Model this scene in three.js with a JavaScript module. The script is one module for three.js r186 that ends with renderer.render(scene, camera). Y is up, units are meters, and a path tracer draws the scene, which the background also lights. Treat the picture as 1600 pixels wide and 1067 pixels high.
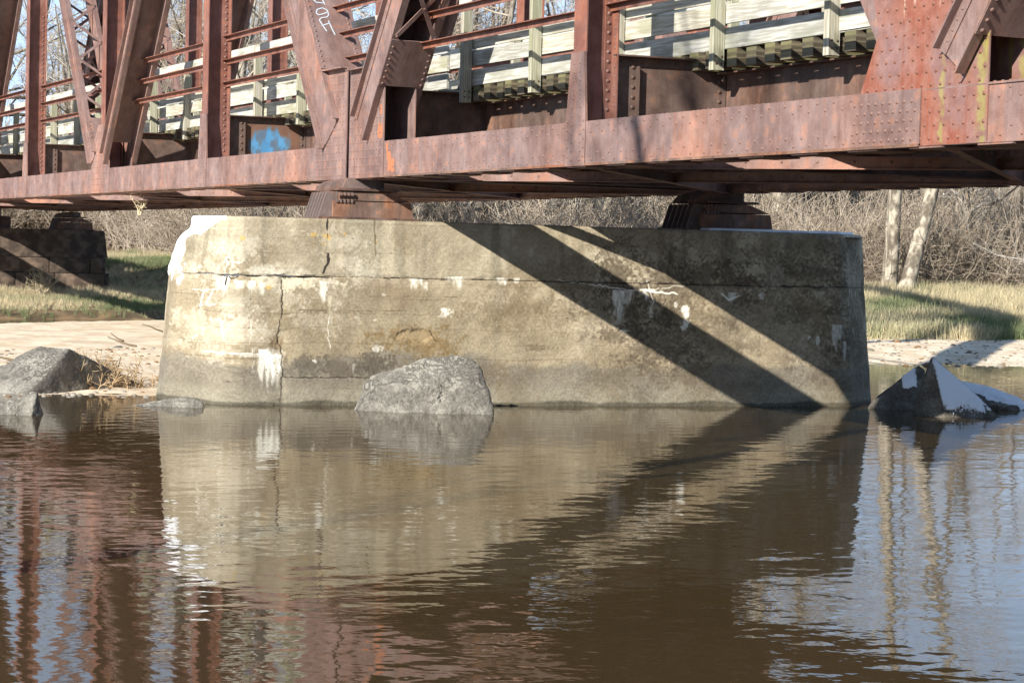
import * as THREE from 'three';
import { mergeGeometries } from 'three/addons/utils/BufferGeometryUtils.js';
import { ConvexGeometry } from 'three/addons/geometries/ConvexGeometry.js';

// ---------------------------------------------------------------- camera, sky, sun, exposure
const scene = new THREE.Scene();
const camera = new THREE.PerspectiveCamera(18.96, 1600 / 1067, 0.1, 2500);
const VIEW = new THREE.Vector3(-0.897569, -0.043651, -0.438708);
camera.position.set(27.887, 2.2065, 10.887);
camera.up.set(-0.050499, 0.998716, 0.003945);
camera.lookAt(camera.position.clone().add(VIEW));
camera.updateMatrixWorld(true);

const RAY = new THREE.Vector3(-0.98, -1, -1.75).normalize();      // the way sunlight travels
const sun = new THREE.DirectionalLight(new THREE.Color().setRGB(1, 0.945, 0.86), 5);
sun.position.copy(RAY).multiplyScalar(-120);
sun.castShadow = true;
sun.shadow.mapSize.set(4096, 4096);
Object.assign(sun.shadow.camera, { left: -75, right: 75, top: 75, bottom: -75, near: 1, far: 320 });
scene.add(sun, sun.target);

function skyTexture() {
  const W = 64, H = 256, d = new Float32Array(W * H * 4);
  for (let j = 0; j < H; j++) {
    const el = Math.max(0, ((j + 0.5) / H - 0.5) * Math.PI), t = Math.pow(Math.sin(el), 0.36);
    const c = [1.6 + (0.05 - 1.6) * t, 2.2 + (0.13 - 2.2) * t, 2.95 + (0.34 - 2.95) * t];
    for (let i = 0; i < W; i++) d.set([c[0] * SKY, c[1] * SKY, c[2] * SKY, 1], (j * W + i) * 4);
  }
  const t = new THREE.DataTexture(d, W, H, THREE.RGBAFormat, THREE.FloatType);
  t.mapping = THREE.EquirectangularReflectionMapping; t.magFilter = THREE.LinearFilter; t.needsUpdate = true;
  return t;
}
const SKY = 0.46;
scene.background = skyTexture();
scene.environment = scene.background;

const renderer = new THREE.WebGLRenderer({ antialias: true });
renderer.toneMapping = THREE.LinearToneMapping;
renderer.toneMappingExposure = 1.75;
renderer.shadowMap.enabled = true;

// ---------------------------------------------------------------- noise and helpers
let seedState = 7;
const rnd = () => { seedState = (seedState * 1664525 + 1013904223) >>> 0; return seedState / 4294967296; };
const rr = (a, b) => a + (b - a) * rnd();
const seed = s => { seedState = s >>> 0; rnd(); rnd(); };
const clamp = (x, a = 0, b = 1) => Math.min(b, Math.max(a, x));
const lerp = (a, b, t) => a + (b - a) * t;
const sstep = (a, b, x) => { const t = clamp((x - a) / (b - a)); return t * t * (3 - 2 * t); };
const PERM = new Uint8Array(512);
{ seed(11); const p = [...Array(256).keys()]; for (let i = 255; i > 0; i--) { const j = Math.floor(rnd() * (i + 1)); [p[i], p[j]] = [p[j], p[i]]; } for (let i = 0; i < 512; i++) PERM[i] = p[i & 255]; }
const hash2 = (x, y) => PERM[PERM[x & 255] + (y & 255)] / 255;
function vn(x, y, px = 256, py = 256) {                              // periodic value noise, 0..1
  const xi = Math.floor(x), yi = Math.floor(y), fx = x - xi, fy = y - yi;
  const u = fx * fx * (3 - 2 * fx), v = fy * fy * (3 - 2 * fy);
  const x0 = ((xi % px) + px) % px, x1 = (x0 + 1) % px, y0 = ((yi % py) + py) % py, y1 = (y0 + 1) % py;
  return lerp(lerp(hash2(x0, y0), hash2(x1, y0), u), lerp(hash2(x0, y1), hash2(x1, y1), u), v);
}
function fbm(x, y, o = 4, px = 256, py = 256) { let s = 0, a = 0.5, t = 0; for (let i = 0; i < o; i++) { s += a * vn(x + i * 17, y + i * 31, px, py); t += a; a *= 0.5; x *= 2; y *= 2; px = Math.min(256, px * 2); py = Math.min(256, py * 2); } return s / t; }
function n3(x, y, z) {                                                // 3D value noise, 0..1
  const xi = Math.floor(x), yi = Math.floor(y), zi = Math.floor(z), s = t => t * t * (3 - 2 * t), u = s(x - xi), v = s(y - yi), w = s(z - zi), H = (a, b, c) => PERM[PERM[PERM[a & 255] + (b & 255)] + (c & 255)] / 255;
  const L = c => lerp(lerp(H(xi, yi, c), H(xi + 1, yi, c), u), lerp(H(xi, yi + 1, c), H(xi + 1, yi + 1, c), u), v);
  return lerp(L(zi), L(zi + 1), w);
}
const f3 = (x, y, z) => n3(x, y, z) * 0.55 + n3(x * 2.1, y * 2.1, z * 2.1) * 0.28 + n3(x * 4.3, y * 4.3, z * 4.3) * 0.17;

function texture(w, h, repX, repY, fn, srgb = true) {
  const d = new Uint8Array(w * h * 4);
  for (let j = 0; j < h; j++) for (let i = 0; i < w; i++) {
    const c = fn((i + 0.5) / w, (j + 0.5) / h, i, j), k = (j * w + i) * 4;
    d[k] = clamp(c[0], 0, 255); d[k + 1] = clamp(c[1], 0, 255); d[k + 2] = clamp(c[2], 0, 255); d[k + 3] = 255;
  }
  const t = new THREE.DataTexture(d, w, h, THREE.RGBAFormat);
  t.wrapS = t.wrapT = THREE.RepeatWrapping; t.magFilter = THREE.LinearFilter; t.minFilter = THREE.LinearMipmapLinearFilter; t.generateMipmaps = true;
  if (srgb) t.colorSpace = THREE.SRGBColorSpace;
  t.repeat.set(repX, repY); t.needsUpdate = true;
  return t;
}
const mix3 = (a, b, t) => [lerp(a[0], b[0], t), lerp(a[1], b[1], t), lerp(a[2], b[2], t)];

const taken = {};
function numbered(n) { taken[n] = (taken[n] || 0) + 1; return taken[n] === 1 ? n : `${n}_${String(taken[n] - 1).padStart(3, '0')}`; }
function shade(o) { o.traverse(m => { if (m.isMesh) { m.castShadow = true; m.receiveShadow = true; } }); return o; }
function thing(name, label, category, group) { const o = new THREE.Group(); o.name = numbered(name); o.userData = { label, category }; if (group) o.userData.group = group; scene.add(o); return o; }
function tag(o, label, category, group, kind) { o.name = numbered(o.name); Object.assign(o.userData, { label, category }); if (group) o.userData.group = group; if (kind) o.userData.kind = kind; scene.add(o); return o; }
function part(name, geo, mat, parent, kind) { const m = new THREE.Mesh(geo, mat); m.name = name; if (kind) m.userData.kind = kind; m.castShadow = m.receiveShadow = true; if (parent) parent.add(m); return m; }

function boxUV(g) {                                                   // uv in metres, v kept upright on walls
  const p = g.attributes.position, n = g.attributes.normal, uv = new Float32Array(p.count * 2);
  for (let i = 0; i < p.count; i++) {
    const ax = Math.abs(n.getX(i)), ay = Math.abs(n.getY(i)), az = Math.abs(n.getZ(i));
    let a, b;
    if (az >= ax && az >= ay) { a = p.getX(i); b = p.getY(i); } else if (ax >= ay) { a = p.getZ(i) + 3.3; b = p.getY(i); } else { a = p.getX(i); b = p.getZ(i) + 1.7; }
    uv[i * 2] = a; uv[i * 2 + 1] = b;
  }
  g.setAttribute('uv', new THREE.BufferAttribute(uv, 2));
  return g;
}
function join(list) {
  const gs = list.map(g => { const h = g.index ? g.toNonIndexed() : g; for (const k of Object.keys(h.attributes)) if (k !== 'position' && k !== 'normal') h.deleteAttribute(k); return h; });
  return boxUV(gs.length === 1 ? gs[0] : mergeGeometries(gs));
}
function box(x0, x1, y0, y1, z0, z1) { const g = new THREE.BoxGeometry(Math.abs(x1 - x0), Math.abs(y1 - y0), Math.abs(z1 - z0)); g.translate((x0 + x1) / 2, (y0 + y1) / 2, (z0 + z1) / 2); return g; }
function prism(pts, z0, z1) { const s = new THREE.Shape(pts.map(p => new THREE.Vector2(p[0], p[1]))); const g = new THREE.ExtrudeGeometry(s, { depth: z1 - z0, bevelEnabled: false }); g.translate(0, 0, z0); return g; }
class Axis {                                                          // a member lying in the XY plane: t along, n across (up-ish), z
  constructor(p0, p1) { this.p = p0; const dx = p1[0] - p0[0], dy = p1[1] - p0[1], l = Math.hypot(dx, dy); this.l = l; this.m = [dx / l, dy / l]; this.n = dx > 0 ? [-dy / l, dx / l] : [dy / l, -dx / l]; }
  at(t, n, z = 0) { return [this.p[0] + this.m[0] * t + this.n[0] * n, this.p[1] + this.m[1] * t + this.n[1] * n, z]; }
  box(t0, t1, n0, n1, z0, z1) { return prism([this.at(t0, n0), this.at(t1, n0), this.at(t1, n1), this.at(t0, n1)].map(a => [a[0], a[1]]), Math.min(z0, z1), Math.max(z0, z1)); }
  strip(ta, na, tb, nb, w, z0, z1) { const A = this.at(ta, na), B = this.at(tb, nb); return bar([A[0], A[1], (z0 + z1) / 2], [B[0], B[1], (z0 + z1) / 2], w, Math.abs(z1 - z0)); }
}
function bar(a, b, w, h, up = [0, 1, 0]) {                            // box from a to b; h measured along "up" projected
  const A = new THREE.Vector3(...a), B = new THREE.Vector3(...b), d = B.clone().sub(A), l = d.length(); d.normalize();
  let U = new THREE.Vector3(...up); U.addScaledVector(d, -U.dot(d)); if (U.lengthSq() < 1e-6) U.set(1, 0, 0); U.normalize();
  const S = new THREE.Vector3().crossVectors(U, d);
  const g = new THREE.BoxGeometry(w, h, l);
  g.applyMatrix4(new THREE.Matrix4().makeBasis(S, U, d).setPosition(A.add(B).multiplyScalar(0.5)));
  return g;
}
function rivets(list, r = 0.017) {                                    // [[position, normal, radius?]...] as one geometry of domes
  const N = 7, pos = [], nor = [], S = [];
  for (let i = 0; i <= N; i++) S.push([Math.cos(i / N * 6.2832), Math.sin(i / N * 6.2832)]);
  const rings = [[1, -0.1], [0.86, 0.42], [0.4, 0.68]];
  for (const [p, nn, R = r] of list) {
    const n = new THREE.Vector3(...nn).normalize(), a = Math.abs(n.y) < 0.9 ? new THREE.Vector3(0, 1, 0) : new THREE.Vector3(1, 0, 0);
    const e = new THREE.Vector3().crossVectors(a, n).normalize(), f = new THREE.Vector3().crossVectors(n, e);
    const P = (k, i) => { const [q, h] = rings[k]; return [0, 1, 2].map(c => p[c] + R * (q * (S[i][0] * e.getComponent(c) + S[i][1] * f.getComponent(c)) + h * n.getComponent(c))); };
    const NN = (k, i) => { const w = [1.2, 0.75, 0.3][k], v = [0, 1, 2].map(c => w * (S[i][0] * e.getComponent(c) + S[i][1] * f.getComponent(c)) + (1.2 - w * 0.7) * n.getComponent(c)), l = Math.hypot(...v); return v.map(q => q / l); };
    const top = [0, 1, 2].map(c => p[c] + R * 0.76 * n.getComponent(c)), tn = [n.x, n.y, n.z];
    for (let i = 0; i < N; i++) {
      for (let k = 0; k < 2; k++) { pos.push(...P(k, i), ...P(k, i + 1), ...P(k + 1, i + 1), ...P(k, i), ...P(k + 1, i + 1), ...P(k + 1, i)); nor.push(...NN(k, i), ...NN(k, i + 1), ...NN(k + 1, i + 1), ...NN(k, i), ...NN(k + 1, i + 1), ...NN(k + 1, i)); }
      pos.push(...P(2, i), ...P(2, i + 1), ...top); nor.push(...NN(2, i), ...NN(2, i + 1), ...tn);
    }
  }
  const g = new THREE.BufferGeometry();
  g.setAttribute('position', new THREE.Float32BufferAttribute(pos, 3)); g.setAttribute('normal', new THREE.Float32BufferAttribute(nor, 3));
  return boxUV(g);
}
const FZ = [0, 0, 1], FX = [1, 0, 0], FY = [0, 1, 0], DY = [0, -1, 0];

// ---------------------------------------------------------------- materials
const RW = 12, RH = 6;
function rustTexture(a, b, c, o, seedX, amount) {
  return texture(2048, 1024, 1 / RW, 1 / RH, (u, v) => {
    const x = u * RW, y = v * RH;
    const streak = fbm(x * 16 + seedX, y * 0.5, 3, RW * 16, RH / 2);
    const wide = fbm(x * 2.5 + seedX, y * 0.5, 3, RW * 2.5, RH / 2);
    const patch = fbm(x * 1 + 5 + seedX, y * 1, 4, RW, RH), grain = hash2(Math.floor(u * 2048) * 7 + seedX, Math.floor(v * 1024) * 3), mott = fbm(x * 9, y * 9 + seedX, 3, RW * 9, RH * 9);
    let k = mix3(a, b, sstep(0.35, 0.65, wide * 0.55 + patch * 0.45));
    k = mix3(k, c, sstep(0.52, 0.8, streak) * 0.55 * amount);
    k = mix3(k, o, sstep(0.56, 0.76, patch * 0.6 + streak * 0.4) * 0.75 * amount);
    k = mix3(k, o, sstep(0.66, 0.78, mott) * 0.55 * amount);
    k = mix3(k, c, sstep(0.6, 0.72, fbm(x * 22 + seedX, y * 5, 3, RW * 16, RH * 5)) * 0.32 * amount);      // rust runs and pits
    const g = (grain - 0.5) * 18 + (mott - 0.5) * 30 + (streak - 0.5) * 30 + (fbm(x * 3 + 50, y * 1.5, 3, RW * 3, RH * 1.5) - 0.5) * 44;
    return [k[0] + g, k[1] + g, k[2] + g];
  });
}
const rustBump = texture(1024, 1024, 1 / 2, 1 / 2, (u, v) => { const q = fbm(u * 40, v * 40, 3, 40, 40) * 150 + hash2(Math.floor(u * 1024), Math.floor(v * 1024)) * 50; return [q, q, q]; }, false);
const rust = (tex, o = {}) => new THREE.MeshStandardMaterial({ map: tex, roughness: 0.72, metalness: 0.05, bumpMap: rustBump, bumpScale: 0.002, ...o });
const M = {};
const texMauve = rustTexture([127, 105, 100], [137, 107, 97], [100, 72, 64], [153, 100, 76], 3, 0.75);
const texRed = rustTexture([126, 89, 79], [134, 90, 76], [104, 62, 50], [150, 86, 58], 60, 0.85);
const texBrown = rustTexture([90, 72, 64], [104, 78, 66], [62, 46, 40], [122, 78, 52], 120, 0.7);
M.mauve = rust(texMauve); M.red = rust(texRed); M.brown = rust(texBrown);
M.rivet = rust(texMauve, { color: new THREE.Color().setRGB(1.0, 0.95, 0.9), roughness: 0.6 });
M.rivetRed = rust(texRed, { roughness: 0.6 });
M.rivetBrown = rust(texBrown, { color: new THREE.Color().setRGB(1, 0.98, 0.95), roughness: 0.6 });

function woodTexture(a, b, green, sx) {
  return texture(1024, 512, 1 / 3, 1 / 1.5, (u, v) => {
    const x = u * 3, y = v * 1.5, warp = fbm(x * 2, y * 4 + sx, 2, 6, 6) * 0.6;
    const grain = fbm(x * 3 + sx, (y + warp * 0.06) * 60, 3, 9, 90), blot = fbm(x * 2 + sx, y * 6, 3, 6, 9), fine = hash2(Math.floor(u * 1024) >> 2, Math.floor(v * 512) + sx);
    let k = mix3(a, b, sstep(0.3, 0.72, grain));
    k = mix3(k, green, sstep(0.55, 0.75, blot) * 0.6);
    const g = (fine - 0.5) * 12;
    return [k[0] + g, k[1] + g, k[2] + g];
  });
}
M.paint = new THREE.MeshStandardMaterial({ color: new THREE.Color().setRGB(0.42, 0.15, 0.07), roughness: 0.75 });
const wood = (t, o) => new THREE.MeshStandardMaterial({ map: t, roughness: 0.85, ...o });
const wt1 = woodTexture([210, 208, 200], [172, 169, 156], [150, 150, 134], 2), wt2 = woodTexture([200, 196, 180], [164, 158, 140], [144, 144, 116], 77), wt3 = woodTexture([112, 104, 86], [70, 62, 50], [102, 102, 64], 31);
M.board = [wood(wt1, { color: new THREE.Color().setRGB(0.9, 0.9, 0.9) }), wood(wt2, { color: new THREE.Color().setRGB(0.95, 0.95, 0.95) }), wood(wt1, { color: new THREE.Color().setRGB(0.74, 0.75, 0.75) })];
M.post = [wood(wt2, { color: new THREE.Color().setRGB(0.84, 0.84, 0.84) }), wood(wt2, { color: new THREE.Color().setRGB(0.78, 0.8, 0.74) })];
M.tie = [wood(wt3), wood(wt3, { color: new THREE.Color().setRGB(1.2, 1.2, 1.1) }), wood(wt3, { color: new THREE.Color().setRGB(0.75, 0.72, 0.7) })];
M.snow = new THREE.MeshStandardMaterial({ color: new THREE.Color().setRGB(0.86, 0.88, 0.9), roughness: 0.9, bumpMap: rustBump, bumpScale: 0.006 });
//BUILD
M.bearing = rust(rustTexture([112, 92, 82], [136, 98, 76], [78, 64, 58], [156, 96, 62], 90, 0.9));
// ---------------------------------------------------------------- the steel truss spans
const YB = 3.217, YT = 3.708, YC = 3.46, YTOP = 12.76, ZIN = -0.46;
const FAR_Z = -5.75, FAR_X = 0.8, SKEW = Math.atan2(FAR_X, 5.75);
const shiftX = z => FAR_X * (-z / 5.75);
const inPoly = (pts, x, y) => { let c = false; for (let i = 0, j = pts.length - 1; i < pts.length; j = i++) { const [a, b] = pts[i], [d, e] = pts[j]; if ((b > y) !== (e > y) && x < (d - a) * (y - b) / (e - b) + a) c = !c; } return c; };

function placeTruss(o, far) { if (far) o.position.set(FAR_X, 0, FAR_Z); }

function member(span, name, ax, t0, t1, n0, n1, o) {                  // two built-up channels, flanges outward, tied by plates or lacing
  const g = [], rv = [];
  g.push(ax.box(t0, t1, n0, n1, 0.012, 0.028), ax.box(t0, t1, n1 - 0.016, n1, 0.028, 0.115), ax.box(t0, t1, n0, n0 + 0.016, 0.028, 0.115));
  g.push(ax.box(t0, t1, n0 + 0.016, n0 + 0.11, 0.028, 0.042), ax.box(t0, t1, n1 - 0.11, n1 - 0.016, 0.028, 0.042));
  g.push(ax.box(t0, t1, n0, n1, ZIN - 0.028, ZIN - 0.012), ax.box(t0, t1, n1 - 0.016, n1, ZIN - 0.115, ZIN - 0.028), ax.box(t0, t1, n0, n0 + 0.016, ZIN - 0.115, ZIN - 0.028));
  const p = part(name, join(g), o.mat, span);
  for (let t = t0 + 0.06; t < Math.min(t1, 5.5); t += 0.105) { rv.push([ax.at(t, n0 + 0.06, 0.042), FZ, 0.015]); rv.push([ax.at(t + 0.05, n1 - 0.06, 0.042), FZ, 0.015]); }
  const nv = [ax.n[0], ax.n[1], 0], face = (side) => side > 0 ? n1 : n0;
  for (const side of [1, -1]) {
    const N = face(side), s = side, V = [nv[0] * s, nv[1] * s, 0], style = side > 0 ? o.top : o.under;
    if (!style) continue;
    const plate = (a, b, nm) => part(nm, join([ax.box(a, b, s > 0 ? N + 0.001 : N - 0.013, s > 0 ? N + 0.013 : N - 0.001, ZIN - 0.11, 0.112)]), o.plateMat || o.mat, p);
    const edge = (a, b) => { for (let t = a; t < b; t += 0.098) for (const z of [0.06, ZIN - 0.06]) rv.push([ax.at(t, N + 0.013 * s, z), V, 0.021]); };
    if (style.plate) { plate(style.plate[0], style.plate[1], 'cover_plate'); edge(style.plate[0] + 0.05, Math.min(style.plate[1], 5)); }
    if (style.batten) { plate(style.batten[0], style.batten[1], 'batten_plate'); edge(style.batten[0] + 0.04, style.batten[1] - 0.02); }
    if (style.lace) {
      const st = style.step, w = 0.062; let k = 0;
      for (let t = style.lace[0]; t < style.lace[1] - st; t += st, k++) {
        const A = ax.at(t, N + 0.01 * s, 0.05), B = ax.at(t + st, N + 0.01 * s, ZIN - 0.05), C = ax.at(t, N + 0.024 * s, ZIN - 0.05), D = ax.at(t + st, N + 0.024 * s, 0.05);
        if (style.cross) { part('lacing_bar', join([bar(A, B, w, 0.012, V)]), o.mat, p); part('lacing_bar', join([bar(C, D, w, 0.012, V)]), o.mat, p); for (const q of [A, B, C, D]) rv.push([[q[0] + V[0] * 0.008, q[1] + V[1] * 0.008, q[2]], V, 0.02]); rv.push([[(A[0] + B[0]) / 2 + V[0] * 0.02, (A[1] + B[1]) / 2 + V[1] * 0.02, (A[2] + B[2]) / 2], V, 0.02]); }
        else { part('lacing_bar', join([k % 2 ? bar(A, B, w, 0.012, V) : bar(C, D, w, 0.012, V)]), o.mat, p); }
      }
    }
  }
  part('rivets', rivets(rv), o.rivMat || M.rivet, p, 'stuff');
  return p;
}
function verticalPost(span, X, far) {
  const g = [box(X - 0.155, X + 0.155, YT - 0.42, YTOP, -0.034, -0.018), box(X - 0.155, X + 0.155, YT - 0.42, YTOP, -0.44, -0.424), box(X - 0.008, X + 0.008, YT - 0.42, YTOP, -0.424, -0.034), box(X + 0.008, X + 0.022, YT - 0.1, YTOP, -0.424, -0.33), box(X + 0.008, X + 0.022, YT - 0.1, YTOP, -0.13, -0.034)];
  const p = part('vertical_post', join(g), M.red, span), rv = [], top = far ? 6.5 : 7.6;
  for (let y = YT + 0.16; y < top; y += 0.11) { rv.push([[X + 0.022, y, -0.375], FX, 0.023]); rv.push([[X + 0.095, y + 0.05, -0.424], FZ, 0.016]); }
  const gp = [[X - 0.24, YB - 0.006], [X + 0.235, YB - 0.006], [X + 0.235, YT], [X + 0.165, 4.5], [X - 0.15, 4.5], [X - 0.24, YT]];
  part('gusset_plate', join([prism(gp, -0.017, 0.013)]), M.mauve, p);
  for (let y = YB + 0.06; y < 4.46; y += 0.1) { const k = (y - YT) / (4.5 - YT), a = y > YT ? lerp(0.16, 0.1, k) : 0.16; for (const s of [-0.55, 0.75]) rv.push([[X + s * a, y, 0.013], FZ]); if (y < YT) { rv.push([[X - 0.2, y + 0.04, 0.013], FZ]); rv.push([[X + 0.2, y + 0.04, 0.013], FZ]); } }
  part('rivets', rivets(rv), M.rivet, p, 'stuff');
  return p;
}
function bottomChord(span, a, b, o = {}) {
  const lo = Math.min(a, b), hi = Math.max(a, b), cut = o.plateEnd ?? hi;
  const g = [box(lo, cut, YB, YT, -0.016, 0), box(lo, hi, YB, YT, ZIN, ZIN + 0.016), box(lo, hi, YB - 0.008, YB + 0.004, ZIN - 0.01, ZIN + 0.1), box(lo, hi, YT - 0.02, YT - 0.008, -0.1, -0.016), box(lo, hi, YT - 0.02, YT - 0.008, ZIN + 0.016, ZIN + 0.1)];
  if (cut < hi) g.push(box(cut + 0.02, hi, YB, YT, -0.048, -0.031), box(cut + 0.02, hi, YB - 0.008, YB + 0.004, -0.13, -0.02));
  const p = part('bottom_chord', join(g), M.mauve, span), rv = [];
  part('bottom_angle', join([box(lo, cut, YB - 0.012, YB + 0.014, -0.1, 0.012)]), M.bearing, p);
  for (let x = lo + 0.4; x < hi - 0.6; x += 0.92) {
    part('tie_plate', join([box(x, x + 0.44, YB - 0.026, YB - 0.013, ZIN + 0.02, -0.01)]), M.mauve, p);
    if (!o.far) for (let k = 0; k < 4; k++) rv.push([[x + 0.06 + k * 0.1, YT - 0.006, -0.04], FY, 0.022]);
  }
  if (!o.far || o.rivets) for (let x = lo + 0.12, i = 0; x < hi - 0.05; x += 0.135, i++) {
    if (o.skip && o.skip.some(([s, e]) => x > s && x < e)) continue;
    const z = x > cut ? -0.031 : 0;
    rv.push([[x, i % 2 ? YT - 0.05 : YT - 0.12, z], FZ], [[x + 0.03, i % 2 ? YB + 0.13 : YB + 0.055, z], FZ]);
  }
  if (o.dense) for (const [s, e] of o.dense) for (let x = s; x < e; x += 0.105) for (let y = YB + 0.06, j = 0; y < YT - 0.03; y += 0.082, j++) rv.push([[x + (j % 2) * 0.05, y, 0], FZ, 0.0185]);
  part('rivets', rivets(rv), M.rivet, p, 'stuff');
  return p;
}
function gusset(span, pts, z0, z1, mat, grid, o = {}) {
  const p = part('gusset_plate', join([prism(pts, z0, z1), prism(pts, ZIN - 0.011, ZIN + 0.003)]), mat, span), rv = [];
  let xs = pts.map(a => a[0]), ys = pts.map(a => a[1]);
  for (let y = Math.min(...ys) + 0.06, j = 0; y < Math.max(...ys) - 0.03; y += grid[1], j++) for (let x = Math.min(...xs) + 0.06; x < Math.max(...xs) - 0.03; x += grid[0]) {
    const xx = x + (j % 2) * (o.stagger || 0); if (inPoly(pts, xx - 0.03, y) && inPoly(pts, xx + 0.03, y) && !(o.hole && o.hole(xx, y))) rv.push([[xx, y, z1], FZ, 0.0185]);
  }
  part('rivets', rivets(rv), o.rivMat || M.rivet, p, 'stuff');
  return p;
}
function floorBeam(span, X, graffiti) {
  const g = [box(-0.008, 0.008, 3.26, 4.48, 0, -5.3), box(-0.15, 0.15, 4.48, 4.498, 0.02, -5.3), box(-0.15, 0.15, 3.243, 3.26, 0, -5.3), box(0.008, 0.022, 4.38, 4.48, 0, -5.3), box(0.008, 0.022, 3.26, 3.36, 0, -5.3)];
  const p = part('floor_beam', join(g), M.brown, span); p.position.set(X, 0, -0.45); p.rotation.y = -SKEW * 0.9;
  const rv = [];
  for (const [z0, z1] of [[-0.2, -0.3], [-1.3, -1.39], [-3.4, -3.49], [-5.0, -5.1]]) {
    part('stiffener', join([box(0.008, 0.024, 3.36, 4.38, z0, z1), box(0.024, 0.1, 3.36, 4.38, z1 + 0.012, z1)]), M.brown, p);
    for (let y = 3.45; y < 4.38; y += 0.115) rv.push([[0.024, y, (z0 + z1) / 2 + 0.006], FX, 0.026]);
  }
  for (let z = -0.1; z > -5.2; z -= 0.13) rv.push([[0.022, 4.43, z], FX, 0.02]);
  part('rivets', rivets(rv), M.rivetBrown, p, 'stuff');
  if (graffiti) { const w = part('painted_web_panel', new THREE.PlaneGeometry(0.98, 0.84), graffiti, p); w.rotation.y = Math.PI / 2; w.position.set(0.0115, 3.94, -0.8); }
  return p;
}
function stringer(span, X0, X1, z) {
  const a = Math.min(X0, X1) + shiftX(z) * 0.95 + 0.03, b = Math.max(X0, X1) + shiftX(z) * 0.95 - 0.03;
  const p = part('stringer', join([box(a, b, 3.5, 4.35, z - 0.006, z + 0.006), box(a, b, 4.335, 4.352, z - 0.13, z + 0.13), box(a, b, 3.484, 3.5, z - 0.14, z + 0.14), box(a, b, 3.5, 3.615, z + 0.006, z + 0.02)]), M.brown, span), rv = [];
  for (let x = a + 0.1; x < b; x += 0.28) rv.push([[x, 3.56, z + 0.02], FZ, 0.021]);
  part('rivets', rivets(rv), M.rivetBrown, p, 'stuff');
}

function handRails(span, X0, X1, zz, xs, sideSign) {
  const a = Math.min(X0, X1), b = Math.max(X0, X1);
  for (const y of [5.07, 5.46, 5.87]) {
    const s = sideSign, g = [box(a, b, y - 0.085, y, zz, zz + 0.011), box(a, b, y - 0.011, y, zz + 0.011, zz + 0.085)];
    const m = part('hand_rail', join(g), M.red, span); m.position.set(xs, rr(-0.01, 0.01), 0); m.rotation.x = s;
  }
}
const tieGeo = [0, 1, 2].map(i => join([box(-0.1 - i * 0.004, 0.1, 4.362, 4.57 - i * 0.006, -4.45, -1.45)]));

// blue paint sprayed on the web of one floor beam
const paintTex = texture(256, 256, 1, 1, (u, v) => {
  const k = fbm(u * 8, v * 8, 3), base = mix3([96, 70, 60], [120, 86, 66], k), q = Math.hypot((u - 0.45) / 0.42, (v - 0.56) / 0.36), sw = fbm(u * 9 + 3, v * 5 + 20, 3);
  const drip = sstep(0.62, 0.8, vn(u * 22, v * 2 + 9)) * sstep(0.05, 0.3, v) * (u < 0.9 && u > 0.1 ? 1 : 0);
  const a = clamp(sstep(1.05, 0.75, q + (sw - 0.5) * 0.6) * (0.55 + sstep(0.35, 0.6, sw) * 0.45) + drip * 0.4 * sstep(1.3, 1.0, q));
  return mix3(base, mix3([56, 116, 164], [94, 152, 192], sw), a);
});
M.graffiti = new THREE.MeshStandardMaterial({ map: paintTex, roughness: 0.7 });

// rusty gusset with pale runs and yellow lichen down two seams
M.lichen = rust(texture(512, 512, 1, 1, (u, v) => {
  const x = 12.35 + u * 2.6, y = 3.2 + v * 2.6, st = fbm(x * 18, y * 0.6, 3), pt = fbm(x * 2, y * 2, 4), mo = fbm(x * 14, y * 14, 3), g = (hash2(Math.floor(u * 512), Math.floor(v * 512)) - 0.5) * 18;
  let c = mix3([132, 100, 94], [140, 92, 76], sstep(0.35, 0.65, pt)); c = mix3(c, [128, 60, 40], sstep(0.5, 0.72, st * 0.6 + pt * 0.4) * 0.5); c = mix3(c, [150, 84, 52], sstep(0.45, 0.7, st) * sstep(13.4, 13.6, x) * sstep(13.75, 13.66, x) * sstep(4.0, 3.6, y));
  for (const [sx, w, top] of [[13.79, 0.045, 4.05], [14.32, 0.075, 4.3]]) { const q = Math.abs(x - sx + (mo - 0.5) * 0.1) / w; c = mix3(c, [138, 128, 76], sstep(1.1, 0.3, q) * sstep(top, top - 0.25, y + (st - 0.5) * 0.4) * sstep(0.3, 0.55, mo * 0.6 + st * 0.4) * 0.85); }
  c = mix3(c, [150, 140, 70], sstep(0.5, 0.62, st) * sstep(13.9, 14.1, x) * sstep(3.75, 4.1, y + (st - 0.5) * 0.5) * 0.8);
  c = mix3(c, [200, 196, 180], sstep(0.58, 0.68, st * 0.7 + mo * 0.3) * sstep(4.1, 4.5, y + (st - 0.5) * 0.6 - (x > 13.85 ? 0.0 : 0.25)) * 0.85);
  return c.map(k => k + g + (mo - 0.5) * 30);
}));
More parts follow.
